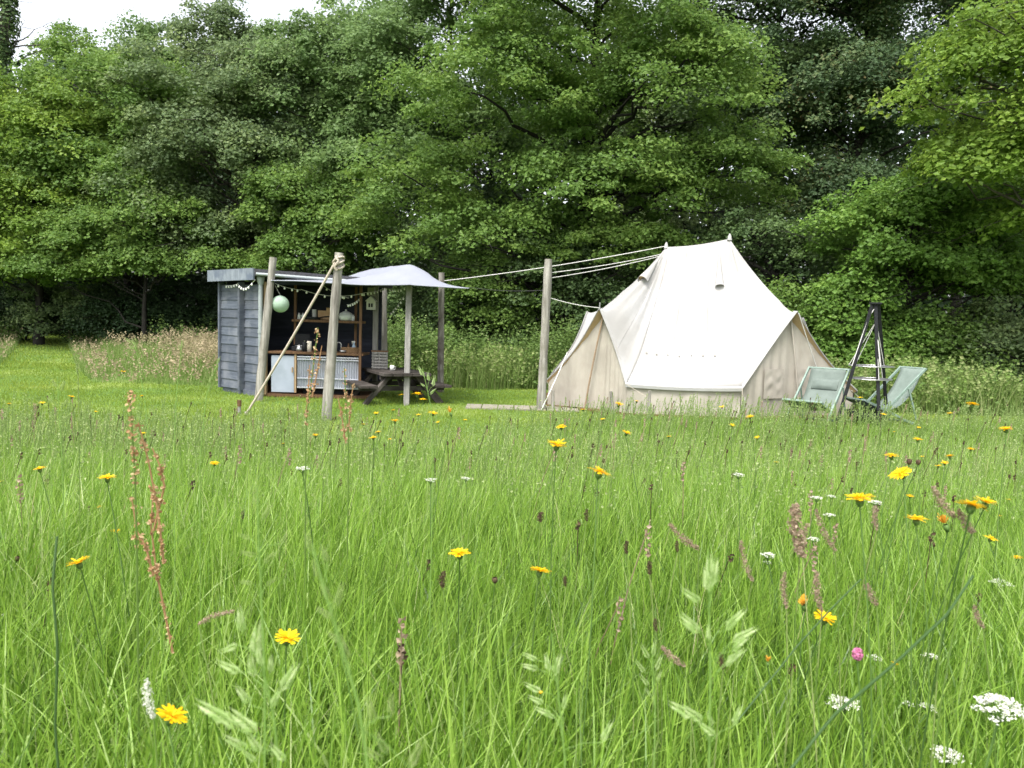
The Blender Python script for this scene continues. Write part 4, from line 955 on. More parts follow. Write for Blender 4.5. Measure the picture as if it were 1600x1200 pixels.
# ------------------------------------------------------------------ fire tripod
def tripod():
    Y = 13.3; top = Q(1368, 474, Y); b1, b2, b3 = np.array([*P(1319, 665)[:2], 0]), None, None
    o0 = np.array([top[0], Y, 0]); root = empty('fire_tripod', vec(o0), 'black metal fire tripod with two hanging grills', 'tripod')
    f1 = np.array([xw(1316, 12.95), 12.95, 0]) - o0; f2 = np.array([xw(1386, 12.85), 12.85, 0]) - o0; f3 = np.array([xw(1398, 14.0), 14.0, 0]) - o0; T = top - o0
    for f, dx in ((f1, -.05), (f2, .0), (f3, .05)):
        mb = MB(); mb.bar(f + (0, 0, -.02), T + np.array([dx, 0, 0]), .055, .028, up=(0, 1, 0)); bevel(mb.build('leg', M['black'], root), .004)
    mb = MB(); mb.box(T + np.array([0, 0, .0]), (.17, .12, .035)); bevel(mb.build('top_plate', M['black'], root), .005)
    hook = T + np.array([0, -.01, -.06]); jn = Q(1369, 502, Y) - o0
    mb = MB(); mb.tube([hook, jn], .009, 6); mb.tube([hook, Q(1356, 498, Y - .05) - o0, Q(1331, 572, Y - .2) - o0], .007, 5); mb.build('hanging_chain', M['thin_rope'], root)
    zg = (1.65 - (572 - 516.9) / FOC * Y, 1.65 - (592 - 516.9) / FOC * Y)
    for gi, z in enumerate(zg):
        c = np.array([0.0, 0, z]); R = .36 if gi == 0 else .34
        mb = MB(); mb.tube([c + (R * math.cos(a), R * .95 * math.sin(a), 0) for a in np.linspace(0, 2 * math.pi, 33)], .010, 6, cap=False)
        for k in range(-6, 7):
            x = k * R / 7; h = math.sqrt(R * R - x * x) * .95; mb.tube([c + (x, -h, 0), c + (x, h, 0)], .005, 4)
        mb.build('grill', M['steel'], root)
        for a in (2.6, .55, 4.7):
            mb = MB(); mb.tube([jn, c + (R * math.cos(a), R * .95 * math.sin(a), 0)], .006, 5); mb.build('hanging_chain', M['thin_rope'], root)
    fb = empty('fire_bowl', vec(o0), 'low dark fire bowl in the grass beneath the tripod', 'fire bowl')
    MB().lathe([(0, .10), (.22, .12), (.36, .26), (.385, .26), (.24, .08), (0, .06)], 26).build('bowl', M['black'], fb, smooth=True)
    for a in (0.5, 2.6, 4.7):
        mb = MB(); mb.bar((.2 * math.cos(a), .2 * math.sin(a), .09), (.28 * math.cos(a), .28 * math.sin(a), 0), .03, .03); mb.build('leg', M['black'], fb)
tripod()

# ------------------------------------------------------------------ deckchairs
M['sling'] = surf('pale sage canvas', (0.15, 0.185, 0.165), (0.19, 0.23, 0.205), (8, 8, 8), 0.8, 0.2, trans=0.18)
M['sling2'] = surf('pale mint canvas', (0.20, 0.255, 0.225), (0.26, 0.32, 0.285), (8, 8, 8), 0.8, 0.2, trans=0.25)
M['chair_frame'] = surf('sage green painted frame', (0.16, 0.225, 0.19), (0.23, 0.30, 0.26), (20, 20, 6), 0.55, 0.1)
def deckchair(loc, rz, label, sling, pillow, W=.56, back=(-.62, 1.02)):
    """local +x: the way the sitter faces; back rail leans towards -x"""
    o = empty('deckchair', vec(loc), label, 'deckchair', 'sage green deckchairs by the fire', rz=rz)
    bx, bz = back
    for s in (-1, 1):
        y = s * W / 2
        mb = MB(); mb.bar((.42, y, .02), (bx, y, bz), .030, .045); bevel(mb.build('back_rail', M['chair_frame'], o), .005)
        mb = MB(); mb.bar((-.50, y * .90, .02), (.58, y * .90, .44), .028, .042); bevel(mb.build('seat_rail', M['chair_frame'], o), .005)
        mb = MB(); mb.bar((-.30, y * 1.06, .66), (-.52, y * 1.06, .10), .024, .03); bevel(mb.build('prop', M['chair_frame'], o), .004)
    for nm, a, w in (('top_bar', (bx, bz), W), ('front_bar', (.58, .44), W * .9), ('foot_bar', (.42, .02), W), ('rear_bar', (-.50, .04), W * .9)):
        mb = MB(); mb.tube([(a[0], -w / 2 - .02, a[1]), (a[0], w / 2 + .02, a[1])], .020, 8); mb.build(nm, M['chair_frame'], o, smooth=True)
    n = 26; t = np.linspace(0, 1, n); p0, p1, p2 = np.array([bx, bz + .02]), np.array([-.22, -.10]), np.array([.58, .46])
    cv = ((1 - t) ** 2)[:, None] * p0 + (2 * t * (1 - t))[:, None] * p1 + (t ** 2)[:, None] * p2
    ys = np.linspace(-W * .44, W * .44, 7); G = np.zeros((n, 7, 3))
    for j, y in enumerate(ys): G[:, j, 0] = cv[:, 0]; G[:, j, 1] = y; G[:, j, 2] = cv[:, 1] - .03 * (1 - (y / (W * .44)) ** 2) * np.sin(np.pi * t)
    sl = MB().grid(G).build('sling', M[sling], o, smooth=True); sd = sl.modifiers.new('thick', 'SOLIDIFY'); sd.thickness = .005
    if pillow:
        g = np.zeros((7, 9, 3))
        d = (cv[7] - cv[1]) / np.linalg.norm(cv[7] - cv[1]); nr = np.array([-d[1], d[0]]); nr = nr if nr[0] > 0 else -nr
        for a in range(7):
            for b in range(9):
                u, v = a / 6 * 2 - 1, b / 8 * 2 - 1; th = .05 * (max(0, (1 - u ** 4) * (1 - v ** 4))) ** .5
                q = cv[4] + d * u * .10 + nr * (.02 + th); g[a, b] = (q[0], v * W * .32, q[1])
        MB().grid(g).build('head_pillow', M['sling'], o, smooth=True)
deckchair((xw(1284, 13.25), 13.35, 0), math.radians(-131), 'pale sage deckchair with a head pillow in front of the tent corner', 'sling', True, W=.70, back=(-.62, .95))
deckchair((xw(1392, 13.6), 13.75, 0), math.radians(198), 'mint deckchair seen from the side right of the fire tripod', 'sling2', False, W=.56, back=(-.66, 1.0))

# ------------------------------------------------------------------ grass and tall field
def blades(mb, X, Y, Hh, Wd, segs=4, lean=0.45, zoff=-.02, r=None, droop=1.0, wind=(0.05, 0.0)):
    n = len(X); Z = ground_z(X, Y) + zoff
    a = rng.random(n) * 2 * np.pi; ln = np.abs(rng.normal(size=n)) * lean * .6 + .06
    dx, dy = np.cos(a) * ln + wind[0], np.sin(a) * ln + wind[1]
    yaw = rng.random(n) * np.pi; sx, sy = np.cos(yaw), np.sin(yaw)
    t = np.linspace(0, 1, segs + 1)[None, :]
    px = X[:, None] + dx[:, None] * Hh[:, None] * t ** 2 * droop; py = Y[:, None] + dy[:, None] * Hh[:, None] * t ** 2 * droop
    ll = np.hypot(dx, dy)
    pz = Z[:, None] + Hh[:, None] * (t - .38 * np.minimum(ll, 1.3)[:, None] * t ** 2.4)
    w = Wd[:, None] * .5 * np.clip(1.02 - t ** 2.2, .03, 1) * (.75 + .25 * np.sin(np.pi * np.clip(t + .2, 0, 1)))
    A = np.stack([px - sx[:, None] * w, py - sy[:, None] * w, pz], -1); B = np.stack([px + sx[:, None] * w, py + sy[:, None] * w, pz], -1)
    V = np.stack([A, B], 2).reshape(n, (segs + 1) * 2, 3)
    f = np.array([(2 * k, 2 * k + 1, 2 * k + 3, 2 * k + 2) for k in range(segs)])
    F = (np.arange(n)[:, None, None] * (segs + 1) * 2 + f[None]).reshape(-1, 4)
    if r is None: r = rng.random(n)
    mb.add(V.reshape(-1, 3), F, np.repeat(r, segs))
def scatter(n, y0, y1, extra=1.3, power=1.0):
    """points over the wedge in front of the camera, a step wider than the view on both sides"""
    y = y0 + (y1 - y0) * rng.random(n) ** power; keep = rng.random(n) < (.68 * y + extra) / (.68 * y1 + extra)
    y = y[keep]; x = (rng.random(len(y)) * 2 - 1) * (.68 * y + extra); return x, y
def smooth(a, b, x): t = np.clip((x - a) / (b - a), 0, 1); return t * t * (3 - 2 * t)
def meadow_edge(x): return 9.2 + 2.7 * smooth(-1.2, 2.6, x) + .25 * np.sin(x * 1.9) + .15 * np.sin(x * 4.7 + 1)
def patch(x, y): return .5 + .5 * np.sin(x * 1.7 + 1.3 * np.sin(y * 1.1)) * np.cos(y * 1.4 + .8 * np.sin(x * 2.3))
def meadow():
    mb = MB()
    for n, y0, y1, w, segs, hs in ((105000, .35, 2.2, .0048, 5, 1.0), (150000, 2.0, 4.6, .0058, 4, 1.0), (160000, 4.4, 8.0, .0075, 3, 1.0), (120000, 7.8, 12.4, .0088, 3, .92)):
        x, y = scatter(n, y0, y1)
        e = meadow_edge(x); k = y < e; x, y, e = x[k], y[k], e[k]
        pt = patch(x, y)
        h = (.14 + .39 * rng.random(len(x)) ** .8) * (.85 + .3 * pt) * hs * np.clip((e - y) / 1.3 + .30 + .35 * smooth(.5, 2.5, x), .3, 1)
        rr = np.clip(.80 * rng.random(len(x)) + .16 * pt + .06 * rng.random(len(x)) ** 3, 0, 1)
        near = y < .62; h = np.where(near, h * .7, h)
        blades(mb, x, y, h, w * rng.uniform(.55, 1.8, len(x)), segs, np.where(rng.random(len(x)) < .16, 1.6, .52), r=rr)
    # pale upright flowering stems without heads
    x, y = scatter(27000, .9, 9.0); blades(mb, x, y, rng.uniform(.36, .62, len(x)) * np.clip(.8 + .04 * y, .8, 1.1), .0016 + .0004 * y, 4, .35, r=.78 + .22 * rng.random(len(x)))
    # broad darker leaves low down
    x, y = scatter(9000, .6, 6.0); blades(mb, x, y, rng.uniform(.10, .26, len(x)), rng.uniform(.012, .022, len(x)), 4, 1.0, r=rng.random(len(x)) * .3)
    tag(mb.build('grass', M['grass']), 'long green meadow grass filling the foreground', 'grass', kind='stuff')
def lawn():
    mb = MB(); n = 260000
    y = 8 + 14 * rng.random(n) ** 1.1; x = (rng.random(n) * 2 - 1) * (.70 * y + 1.5)
    k = (y > meadow_edge(x) - .8) & ~in_tall(x, y) & ~((x > .9) & (x < 6.8) & (y > 14.6) & (y < 18)) & ~((x > -5) & (x < -2.8) & (y > 15.2) & (y < 16.8))
    x, y = x[k], y[k]
    blades(mb, x, y, rng.uniform(.025, .075, len(x)), rng.uniform(.007, .014, len(x)), 2, .7, zoff=-.004, r=np.clip(.6 * rng.random(len(x)) + .4 * patch(x * .6, y * .6), 0, 1))
    # the mown path in the left field
    n = 60000; y = rng.uniform(20, 36, n); x = rng.uniform(-26, -8, n); k = in_path(x, y); x, y = x[k], y[k]
    blades(mb, x, y, rng.uniform(.04, .10, len(x)), rng.uniform(.012, .022, len(x)), 2, .7, zoff=-.004)
    tag(mb.build('lawn', M['lawn']), 'short mown lawn round the shed and tent', 'lawn', kind='stuff')
def poly_in(x, y, P_):
    ins = np.zeros(len(x), bool); n = len(P_)
    for i in range(n):
        (x0, y0), (x1, y1) = P_[i], P_[(i + 1) % n]
        c = ((y0 > y) != (y1 > y)) & (x < (x1 - x0) * (y - y0) / (y1 - y0 + 1e-12) + x0); ins ^= c
    return ins
PATH = [tuple(P(*q)[:2]) for q in ((-60, 606), (150, 603), (120, 575), (105, 545), (108, 537), (40, 537), (25, 552), (0, 572), (-60, 590))]
def in_path(x, y): return poly_in(np.asarray(x), np.asarray(y), PATH)
def in_tall(x, y):
    left = (x < -5.6) & (y > 16.9 + .15 * np.sin(x * 3)) & (y > 16.9 + (x + 5.6) * -.0)
    mid = (x >= -5.6) & (x < 1.2) & (y > 18.2 + .3 * np.sin(x * 2.2))
    right = (x >= 1.2) & (y > 18.8 - np.clip((x - 5.5) * 1.6, 0, 3.4))
    return (left | mid | right) & ~in_path(x, y)
def tall_field():
    mb, sb = MB(), MB(); n = 150000
    y = 16.4 + 16 * rng.random(n) ** 1.15; x = -26 + 21.5 * rng.random(n)
    k = in_tall(x, y) & (np.abs(x) < .74 * y + 2); x, y = x[k], y[k]
    edge = np.clip((y - 16.7) / 2.6, 0.30, 1) * (.75 + .25 * rng.random(len(y)))
    hh = rng.uniform(.35, .80, len(x)) * edge * (.72 + .5 * patch(x * .7, y * .6)) * np.where(in_path(x - .9, y) | in_path(x + .9, y) | in_path(x - .5, y - .8), .5, 1)
    blades(mb, x, y, hh, rng.uniform(.008, .016, len(x)), 3, .4)
    # russet seed plumes, thickest towards the shed
    k = rng.random(len(x)) < 0.03 + .17 * smooth(-.48, -.40, x / y) * smooth(17.6, 19.6, y); X, Y, H = x[k], y[k], hh[k] * 1.18 + .12
    blades(mb, X, Y, H, np.full(len(X), .006), 3, .22)
    Z = ground_z(X, Y) + H * .93
    for j in range(4):
        m = len(X); blz = Z - .05 * j
        V = np.stack([X + .10 * H + rng.normal(size=m) * .03, Y + rng.normal(size=m) * .03, blz], 1)
        leaves_mesh(sb, V, rng.uniform(.035, .08, m), np.stack([rng.normal(size=m), -np.ones(m), rng.normal(size=m) * .2], 1), rng.random(m))
    tag(mb.build('field_grass', M['field']), 'tall uncut grass in the field left of the shed', 'grass', kind='stuff')
    tag(sb.build('field_seed_heads', M['field_seed']), 'reddish brown seed plumes over the tall grass by the shed', 'grass', kind='stuff')
def undergrowth():
    mb, sb = MB(), MB()
    xs, ys, hs = [], [], []
    def patch_of(n, x0, x1, y0, y1, h0, h1):
        x, y = rng.uniform(x0, x1, n), rng.uniform(y0, y1, n); k = in_tall(x, y); xs.append(x[k]); ys.append(y[k]); hs.append((h0 + (h1 - h0) * np.clip(.75 * patch(x * .8 + 3, y * .9) + .45 * rng.random(n), 0, 1.1))[k])
    patch_of(1900, -5.5, 2.2, 18.6, 22.5, .5, 1.7); patch_of(1500, 4.5, 15, 15.6, 20, .4, 1.35); patch_of(160, -12, -6, 25, 28, .6, 1.4); patch_of(500, -22, -5, 28, 31, .5, 1.1)
    X, Y, H = np.concatenate(xs), np.concatenate(ys), np.concatenate(hs)
    blades(mb, X, Y, H, np.full(len(X), .014), 3, .16, r=np.full(len(X), .3), wind=(.02, 0))
    for lv in range(13):
        t = .12 + .88 * lv / 12; m = len(X)
        for s in (0, 1):
            sp = .15 * (1.1 - t) + .03
            C = np.stack([X + rng.normal(size=m) * sp, Y + rng.normal(size=m) * sp, ground_z(X, Y) + H * t * (.97 + .04 * rng.random(m))], 1)
            leaves_mesh(mb, C, rng.uniform(.05, .13, m) * (1.15 - .5 * t), rng.normal(size=(m, 3)) * .6 + np.array([0, -.3, .9]), np.clip(.5 * rng.random(m) + .4 * t * rng.random(m), 0, 1))
    tag(mb.build('undergrowth', M['nettle']), 'tangled nettles and weeds between the lawn and the wood', 'undergrowth', kind='stuff')
    # tall grass among the weeds
    n = 95000; x = rng.uniform(-5.6, 16, n); y = rng.uniform(14.8, 22, n); k = in_tall(x, y) & (np.abs(x) < .74 * y + 2); x, y = x[k], y[k]; H = rng.uniform(.35, 1.05, len(x)) * (.70 + .55 * patch(x * .9, y * 1.1))
    blades(sb, x, y, H, rng.uniform(.006, .014, len(x)), 3, .35)
    k = rng.random(len(x)) < .20; m = k.sum()
    for j in range(5):
        C = np.stack([x[k] + .09 * H[k] + rng.normal(size=m) * .03, y[k] + rng.normal(size=m) * .03, ground_z(x[k], y[k]) + H[k] * .92 - .05 * j], 1)
        leaves_mesh(sb, C, rng.uniform(.05, .10, m), np.stack([rng.normal(size=m), -np.ones(m), rng.normal(size=m) * .2], 1), .45 + .5 * rng.random(m))
    tag(sb.build('weedy_grass', M['field']), 'straggling tall grass among the nettles', 'grass', kind='stuff')
def seed_heads():
    """fine flowering grasses that nobody could count: stems with loose panicles, pinkish plumes and dark knobs"""
    for nm, mat, n, lab, kind in (('pale_seed_grass', 'seed_pale', 3000, 'pale feathery grass seed heads floating over the meadow', 0), ('pink_seed_grass', 'seed_pink', 200, 'thin pinkish grass plumes scattered through the meadow', 1), ('dark_seed_heads', 'seed_brown', 330, 'small dark seed knobs on wiry stems in the meadow', 2)):
        mb = MB(); x, y = scatter(n * 3, .95, 12.2); x, y = x[:n], y[:n]; k = y < meadow_edge(x) - .1
        if kind == 0: k &= rng.random(len(x)) < smooth(2.0, 3.6, y)
        x, y = x[k], y[k]
        if kind == 0:                                            # thicker along the far edge of the uncut grass
            ex, ey = rng.uniform(.2, 9.5, 650), rng.uniform(9.2, 11.9, 650); fx, fy = rng.uniform(-9, -1.5, 800), rng.uniform(4.0, 9.2, 800)
            x, y = np.concatenate([x, ex, fx]), np.concatenate([y, ey, fy]); k = (y < meadow_edge(x) + .1) & (np.abs(x) < .7 * y + 1.3); x, y = x[k], y[k]
        m = len(x); H = rng.uniform(.42, .66, m) * np.clip(.72 + .06 * y, .8, 1.08) * (1 if kind < 2 else .92)
        H *= np.clip((meadow_edge(x) - y) / 1.5 + .55, .55, 1)
        a = rng.random(m) * 6.28; lx, ly = np.cos(a) * .12 * H + .05, np.sin(a) * .12 * H; z0 = ground_z(x, y)
        def at(t): return np.stack([x + lx * t ** 2, y + ly * t ** 2, z0 + H * t], 1)
        sg = 4
        for j in range(sg):                      # two crossed ribbons make the stem
            for q in (np.array([1, 0, 0]), np.array([0, 1, 0])):
                p0, p1 = at(j / sg), at((j + 1) / sg); w = .0009 + .00022 * y[:, None]
                V = np.stack([p0 - q * w, p0 + q * w, p1 + q * w, p1 - q * w], 1); mb.add(V.reshape(-1, 3), np.arange(m * 4).reshape(m, 4), .2 * rng.random(m))
        if kind == 0:
            for j in range(14):
                t = 1 - .30 * j / 14; sp = .006 + .035 * (j / 14)
                C = at(np.full(m, t)) + rng.normal(size=(m, 3)) * sp * np.array([1, 1, .5])
                leaves_mesh(mb, C, rng.uniform(.007, .016, m) * (.85 + .045 * y), np.stack([rng.normal(size=m), -np.ones(m), rng.normal(size=m) * .3], 1), rng.random(m))
        else:
            L = .075 if kind == 1 else .026; R = .0065 if kind == 1 else .0055
            nn = 16 if kind == 1 else 8
            for j in range(nn):
                t = j / (nn - 1); an = 2.4 * j; rad = R * math.sin(math.pi * (.12 + .80 * t))
                C = at(np.ones(m)) + np.stack([np.full(m, math.cos(an) * rad), np.full(m, math.sin(an) * rad), np.full(m, -L * t + .01)], 1) + rng.normal(size=(m, 3)) * .0015
                leaves_mesh(mb, C, rng.uniform(.010, .015, m) * (.9 + .05 * y), np.stack([np.full(m, math.cos(an)), np.full(m, math.sin(an) - .3), rng.normal(size=m) * .2], 1), rng.random(m))
        tag(mb.build(nm, M[mat]), lab, 'grass', kind='stuff')
meadow(); lawn(); tall_field(); undergrowth(); seed_heads()

# ------------------------------------------------------------------ single plants of the foreground
def place(x, y, w, size, h0=.36, h1=.78):
    """where along the sight line a flower of that size stands on a stem of likely length"""
    d = FOC * size / w; r = ray(x, y)
    for k in range(400):
        p = np.array([0, 0, EYE]) + r * d; h = p[2] - float(ground_z(p[0], p[1]))
        if h > h1: d *= 1.02
        elif h < h0: d *= .985
        else: break
    return p, d, h
def stem_pts(base, head, bow=.03, n=8):
    t = np.linspace(0, 1, n)[:, None]; s = rng.normal(size=2) * bow
    q = base + (head - base) * t; q[:, 0] += s[0] * np.sin(np.pi * t[:, 0]); q[:, 1] += s[1] * np.sin(np.pi * t[:, 0]); return q
def rosette(mb, R, n, rise, curl, w, z0=0.0, jit=.12, r0=.12):
    for k in range(n):
        a = 2 * math.pi * k / n + rng.normal() * .06; L = R * (1 + jit * rng.normal() * .7); c, s = math.cos(a), math.sin(a)
        ris = rise * (1 + .25 * rng.normal()); pts = []
        for t, wf in ((r0, .45), (.55, .95), (.92, 1.0), (1.0, .72)):
            rr = L * t; z = z0 + R * (ris * t - curl * t * t); ww = w * R * wf
            pts += [(c * rr - s * ww, s * rr + c * ww, z), (c * rr + s * ww, s * rr - c * ww, z)]
        mb.add(pts, [(0, 1, 3, 2), (2, 3, 5, 4), (4, 5, 7, 6)], float(rng.random()))
YG = 'yellow flowers in the meadow'
def hawkbit(x, y, w, label, state='open', tilt=None):
    size = .036 if state == 'open' else .020
    p, d, h = place(x, y, w, size); D = w * d / FOC; R = D / 2; near = w >= 12
    base = p.copy(); base[0] += rng.normal() * .035; base[1] += rng.normal() * .03; base[2] = float(ground_z(base[0], base[1])) - .02
    root = empty('yellow_flower' if state != 'bud' else 'flower_bud', vec(base), label, 'flower', YG if state != 'bud' else 'flower buds in the meadow'); head = p - base
    tl = tilt if tilt is not None else (rng.normal() * .10 - .02, rng.normal() * .16)       # lean towards the viewer, sideways
    rot = np.array(Matrix.Rotation(tl[0], 3, 'X') @ Matrix.Rotation(tl[1], 3, 'Y'))
    def put(mb, name, mat, smooth=False):
        for i, v in enumerate(mb.v): mb.v[i] = v @ rot.T + head
        return mb.build(name, M[mat], root, smooth)
    if state == 'open':
        mb = MB(); n = 21 if near else 11
        rs = rng.uniform(.8, 1.5); rosette(mb, R, n, .32 * rs, .22, .10 if near else .16, 0); rosette(mb, R * .80, n - 3, .48 * rs, .30, .11 if near else .16, R * .02)
        if near: rosette(mb, R * .48, 12, .85, .35, .12, R * .03); rosette(mb, R * .26, 8, 1.3, .3, .2, R * .05)
        put(mb, 'petals', 'petal')
        cz, cr = -.55, .30
    elif state == 'half':
        mb = MB(); rosette(mb, R * .9, 14, 1.8, .3, .16, 0, r0=.25); rosette(mb, R * .5, 8, 3.2, .2, .25, 0, r0=.2); put(mb, 'petals', 'petal_old'); cz, cr = -1.3, .50
    else: cz, cr = -1.2, .62
    mb = MB(); mb.lathe([(0, cz * R - .08 * R), (R * cr * .55, cz * R), (R * cr, cz * R * .55), (R * cr * .95, -.02 * R), (R * cr * .6, .12 * R if state == 'bud' else .0)], 10); put(mb, 'calyx', 'stem' if state != 'bud' else 'seed_brown', True)
    foot = head + rot @ np.array([0, 0, cz * R])
    MB().tube(stem_pts(np.zeros(3), foot, .035), np.linspace(.0013, .0010 if near else .0012, 8) * (1 + .04 * d), 5, cap=False, r=float(rng.random())).build('stem', M['stem'], root, True)
big = [(1343, 780, 42, 'broad fully open yellow flower with a white yarrow head touching its right side'),
       (1518, 790, 46, 'left of two overlapping yellow flowers near the right edge'), (1540, 786, 34, 'right of two overlapping yellow flowers near the right edge'),
       (1432, 812, 33, 'yellow flower seen upright beside the fading orange one'), (1572, 671, 21, 'flat yellow flower on a tall dark stem near the right edge'),
       (1393, 712, 22, 'flat yellow flower left of the two fuzzy grey buds'), (1548, 841, 21, 'small yellow flower below the overlapping pair at right'), (1590, 872, 17, 'yellow flower half cut by the right edge'),
       (1288, 967, 34, 'yellow flower beside the half closed orange bloom, above the pink clover'), (843, 893, 32, 'cup shaped yellow flower with dark lines at the middle of the meadow'),
       (870, 696, 31, 'yellow flower standing straight below the foot of the tall tent pole'), (937, 738, 38, 'wide flat yellow flower under the left corner of the tent'),
       (718, 865, 33, 'cup shaped yellow flower left of the brown dead flower head'), (123, 880, 33, 'yellow flower with a thick dark calyx at far left'),
       (268, 1120, 48, 'largest yellow flower, beside the white foxtail at the bottom left'), (449, 998, 40, 'lopsided yellow flower behind the big pale brome at the bottom'),
       (168, 747, 26, 'yellow flower to the left of the rusty sorrel stalk'), (62, 733, 20, 'flat yellow flower near the left edge'), (335, 724, 15, 'yellow flower on a bent stem right of the rusty sorrel stalk'),
       (155, 793, 15, 'smaller of two yellow flowers at left, above the other'), (181, 831, 15, 'lower of two small yellow flowers at left'), (224, 677, 9, 'tiny yellow flower growing against the rusty sorrel stalk'),
       (193, 581, 10, 'lone tiny yellow flower rising against the far mown path'), (1520, 632, 19, 'yellow flower standing high against the undergrowth right of the deckchairs')]
for x, y, w, lab in big: hawkbit(x, y, w, lab)
hawkbit(1408, 740, 33, 'yellow flower tilted to the left on a slanting stem', tilt=(.15, -.55))
hawkbit(1256, 945, 17, 'half closed orange yellow bloom left of an open flower above the pink clover', 'half')
hawkbit(1477, 820, 18, 'fading orange bloom on a thick bent stalk at right', 'half', tilt=(0, -.4))
hawkbit(704, 645, 9, 'round orange bud in front of the picnic table bench', 'half'); hawkbit(1200, 1035, 10, 'small orange yellow bud among the white umbels at the lower right', 'half')
hawkbit(845, 1082, 8, 'tiny yellow flower low in the grass behind the front brome', 'open'); hawkbit(1398, 1036, 10, 'small orange yellow flower right of the pink clover', 'open')
for x, y, w, lab in ((28, 870, 11, 'round brown bud on a stem at the left edge'), (403, 1137, 9, 'round dark bud at the bottom behind the pale brome'), (1421, 718, 13, 'left of two fuzzy grey green buds at right'), (1435, 719, 12, 'right of two fuzzy grey green buds at right'), (1459, 848, 10, 'round bud below the fading orange bloom'), (773, 903, 14, 'brown dead flower head right of the cup shaped yellow flower')):
    hawkbit(x, y, w, lab, 'bud')
small = {'before the shed and table': [(627, 617, 10), (652, 616, 18), (661, 624, 12), (677, 646, 15), (588, 646, 9), (614, 641, 8), (617, 658, 14), (591, 675, 11), (583, 684, 14), (493, 681, 12), (442, 693, 8), (568, 663, 8), (654, 648, 9), (684, 660, 7), (609, 686, 6), (727, 656, 6)],
         'before the tent': [(1172, 651, 13), (1144, 665, 10), (1128, 636, 9), (995, 627, 10), (967, 632, 14), (911, 640, 10), (942, 655, 9), (1045, 682, 10), (1183, 684, 9), (877, 667, 17), (979, 677, 16), (1213, 722, 9)],
         'below the deckchairs': [(1484, 646, 9), (1434, 687, 15), (1381, 648, 9), (1344, 621, 10), (1484, 713, 16), (1476, 724, 12), (1466, 728, 10), (1517, 702, 12), (1441, 713, 6), (1422, 775, 12), (1436, 668, 6), (1397, 675, 5), (1576, 781, 9), (1562, 806, 7), (1483, 800, 7)],
         'in the left meadow': [(66, 630, 10), (14, 631, 9), (112, 620, 11), (150, 643, 7), (222, 619, 8), (2, 752, 8)]}
ordw = ['first', 'second', 'third', 'fourth', 'fifth', 'sixth', 'seventh', 'eighth', 'ninth', 'tenth', 'eleventh', 'twelfth', 'thirteenth', 'fourteenth', 'fifteenth', 'sixteenth']
for reg, fl in small.items():
    for i, (x, y, w) in enumerate(sorted(fl)): hawkbit(x, y, w, '%s from left of the small yellow flowers %s' % (ordw[i], reg))
# flat white umbels (yarrow)
def umbel(x, y, w, label, depth=.32, clusters=14):
    p, d, h = place(x, y, w, .055 if w > 30 else .036, .30, .66); D = w * d / FOC; R = D / 2
    base = p.copy(); base[0] += rng.normal() * .02; base[2] = float(ground_z(base[0], base[1])) - .02
    root = empty('white_umbel', vec(base), label, 'flower', 'white umbels in the meadow'); hd = p - base
    mb, sb = MB(), MB()
    for k in range(clusters):
        rr = R * math.sqrt((k + .4) / clusters); a = 2.4 * k; c = hd + np.array([rr * math.cos(a), rr * math.sin(a), R * depth * (.4 - (rr / R) ** 2) + rng.normal() * R * .05])
        m = 20; q = rng.normal(size=(m, 3)) * R * np.array([.15, .15, .05]); leaves_mesh(mb, c + q, rng.uniform(.10, .20, m) * R, rng.normal(size=(m, 3)) * .5 + np.array([0, 0, 1]), rng.random(m))
        sb.tube([hd + (0, 0, -R * .9), c], .0007, 3, cap=False)
    mb.build('florets', M['white_petal'], root)
    sb.tube(stem_pts(np.zeros(3), hd + np.array([0, 0, -R * .9])), .0016, 5, cap=False); sb.build('stem', M['stem'], root)
for x, y, w, lab in ((1561, 1100, 70, 'largest domed white umbel near the bottom right corner'), (1317, 1096, 44, 'flat white umbel behind the long dark diagonal stalk'), (1480, 1177, 44, 'white umbel cut close to the bottom edge at right'),
                     (1563, 909, 32, 'flat white umbel near the right edge above the large domed one'), (1454, 1024, 22, 'small off white umbel right of the pink clover'), (1368, 1027, 20, 'small off white umbel touching the pink clover on its right'),
                     (1450, 1103, 24, 'small dull umbel left of the largest domed umbel'), (1420, 1099, 16, 'smallest dull umbel left of the largest domed umbel'), (473, 731, 22, 'flat white umbel in the meadow in front of the shed pole'),
                     (673, 749, 18, 'white umbel in the meadow below the picnic table'), (728, 747, 14, 'dull little umbel right of the white one below the picnic table'), (1154, 741, 18, 'white umbel in the meadow below the right eaves of the tent'),
                     (1276, 777, 18, 'left of two white umbels beside the broad yellow flower'), (1299, 775, 13, 'right of two white umbels beside the broad yellow flower'), (1368, 784, 20, 'white umbel touching the right side of the broad yellow flower'),
                     (1297, 804, 17, 'white umbel below the pair beside the broad yellow flower'), (1271, 841, 18, 'white umbel right of the pink grass plumes'), (1200, 866, 22, 'thin white umbel left of the pink grass plumes'), (1199, 878, 12, 'tiny white umbel just below the thin one'), (6, 960, 8, 'tiny bluish white flower at the left edge')):
    umbel(x, y, w, lab, .55 if w > 60 else .25, 22 if w > 40 else 12)
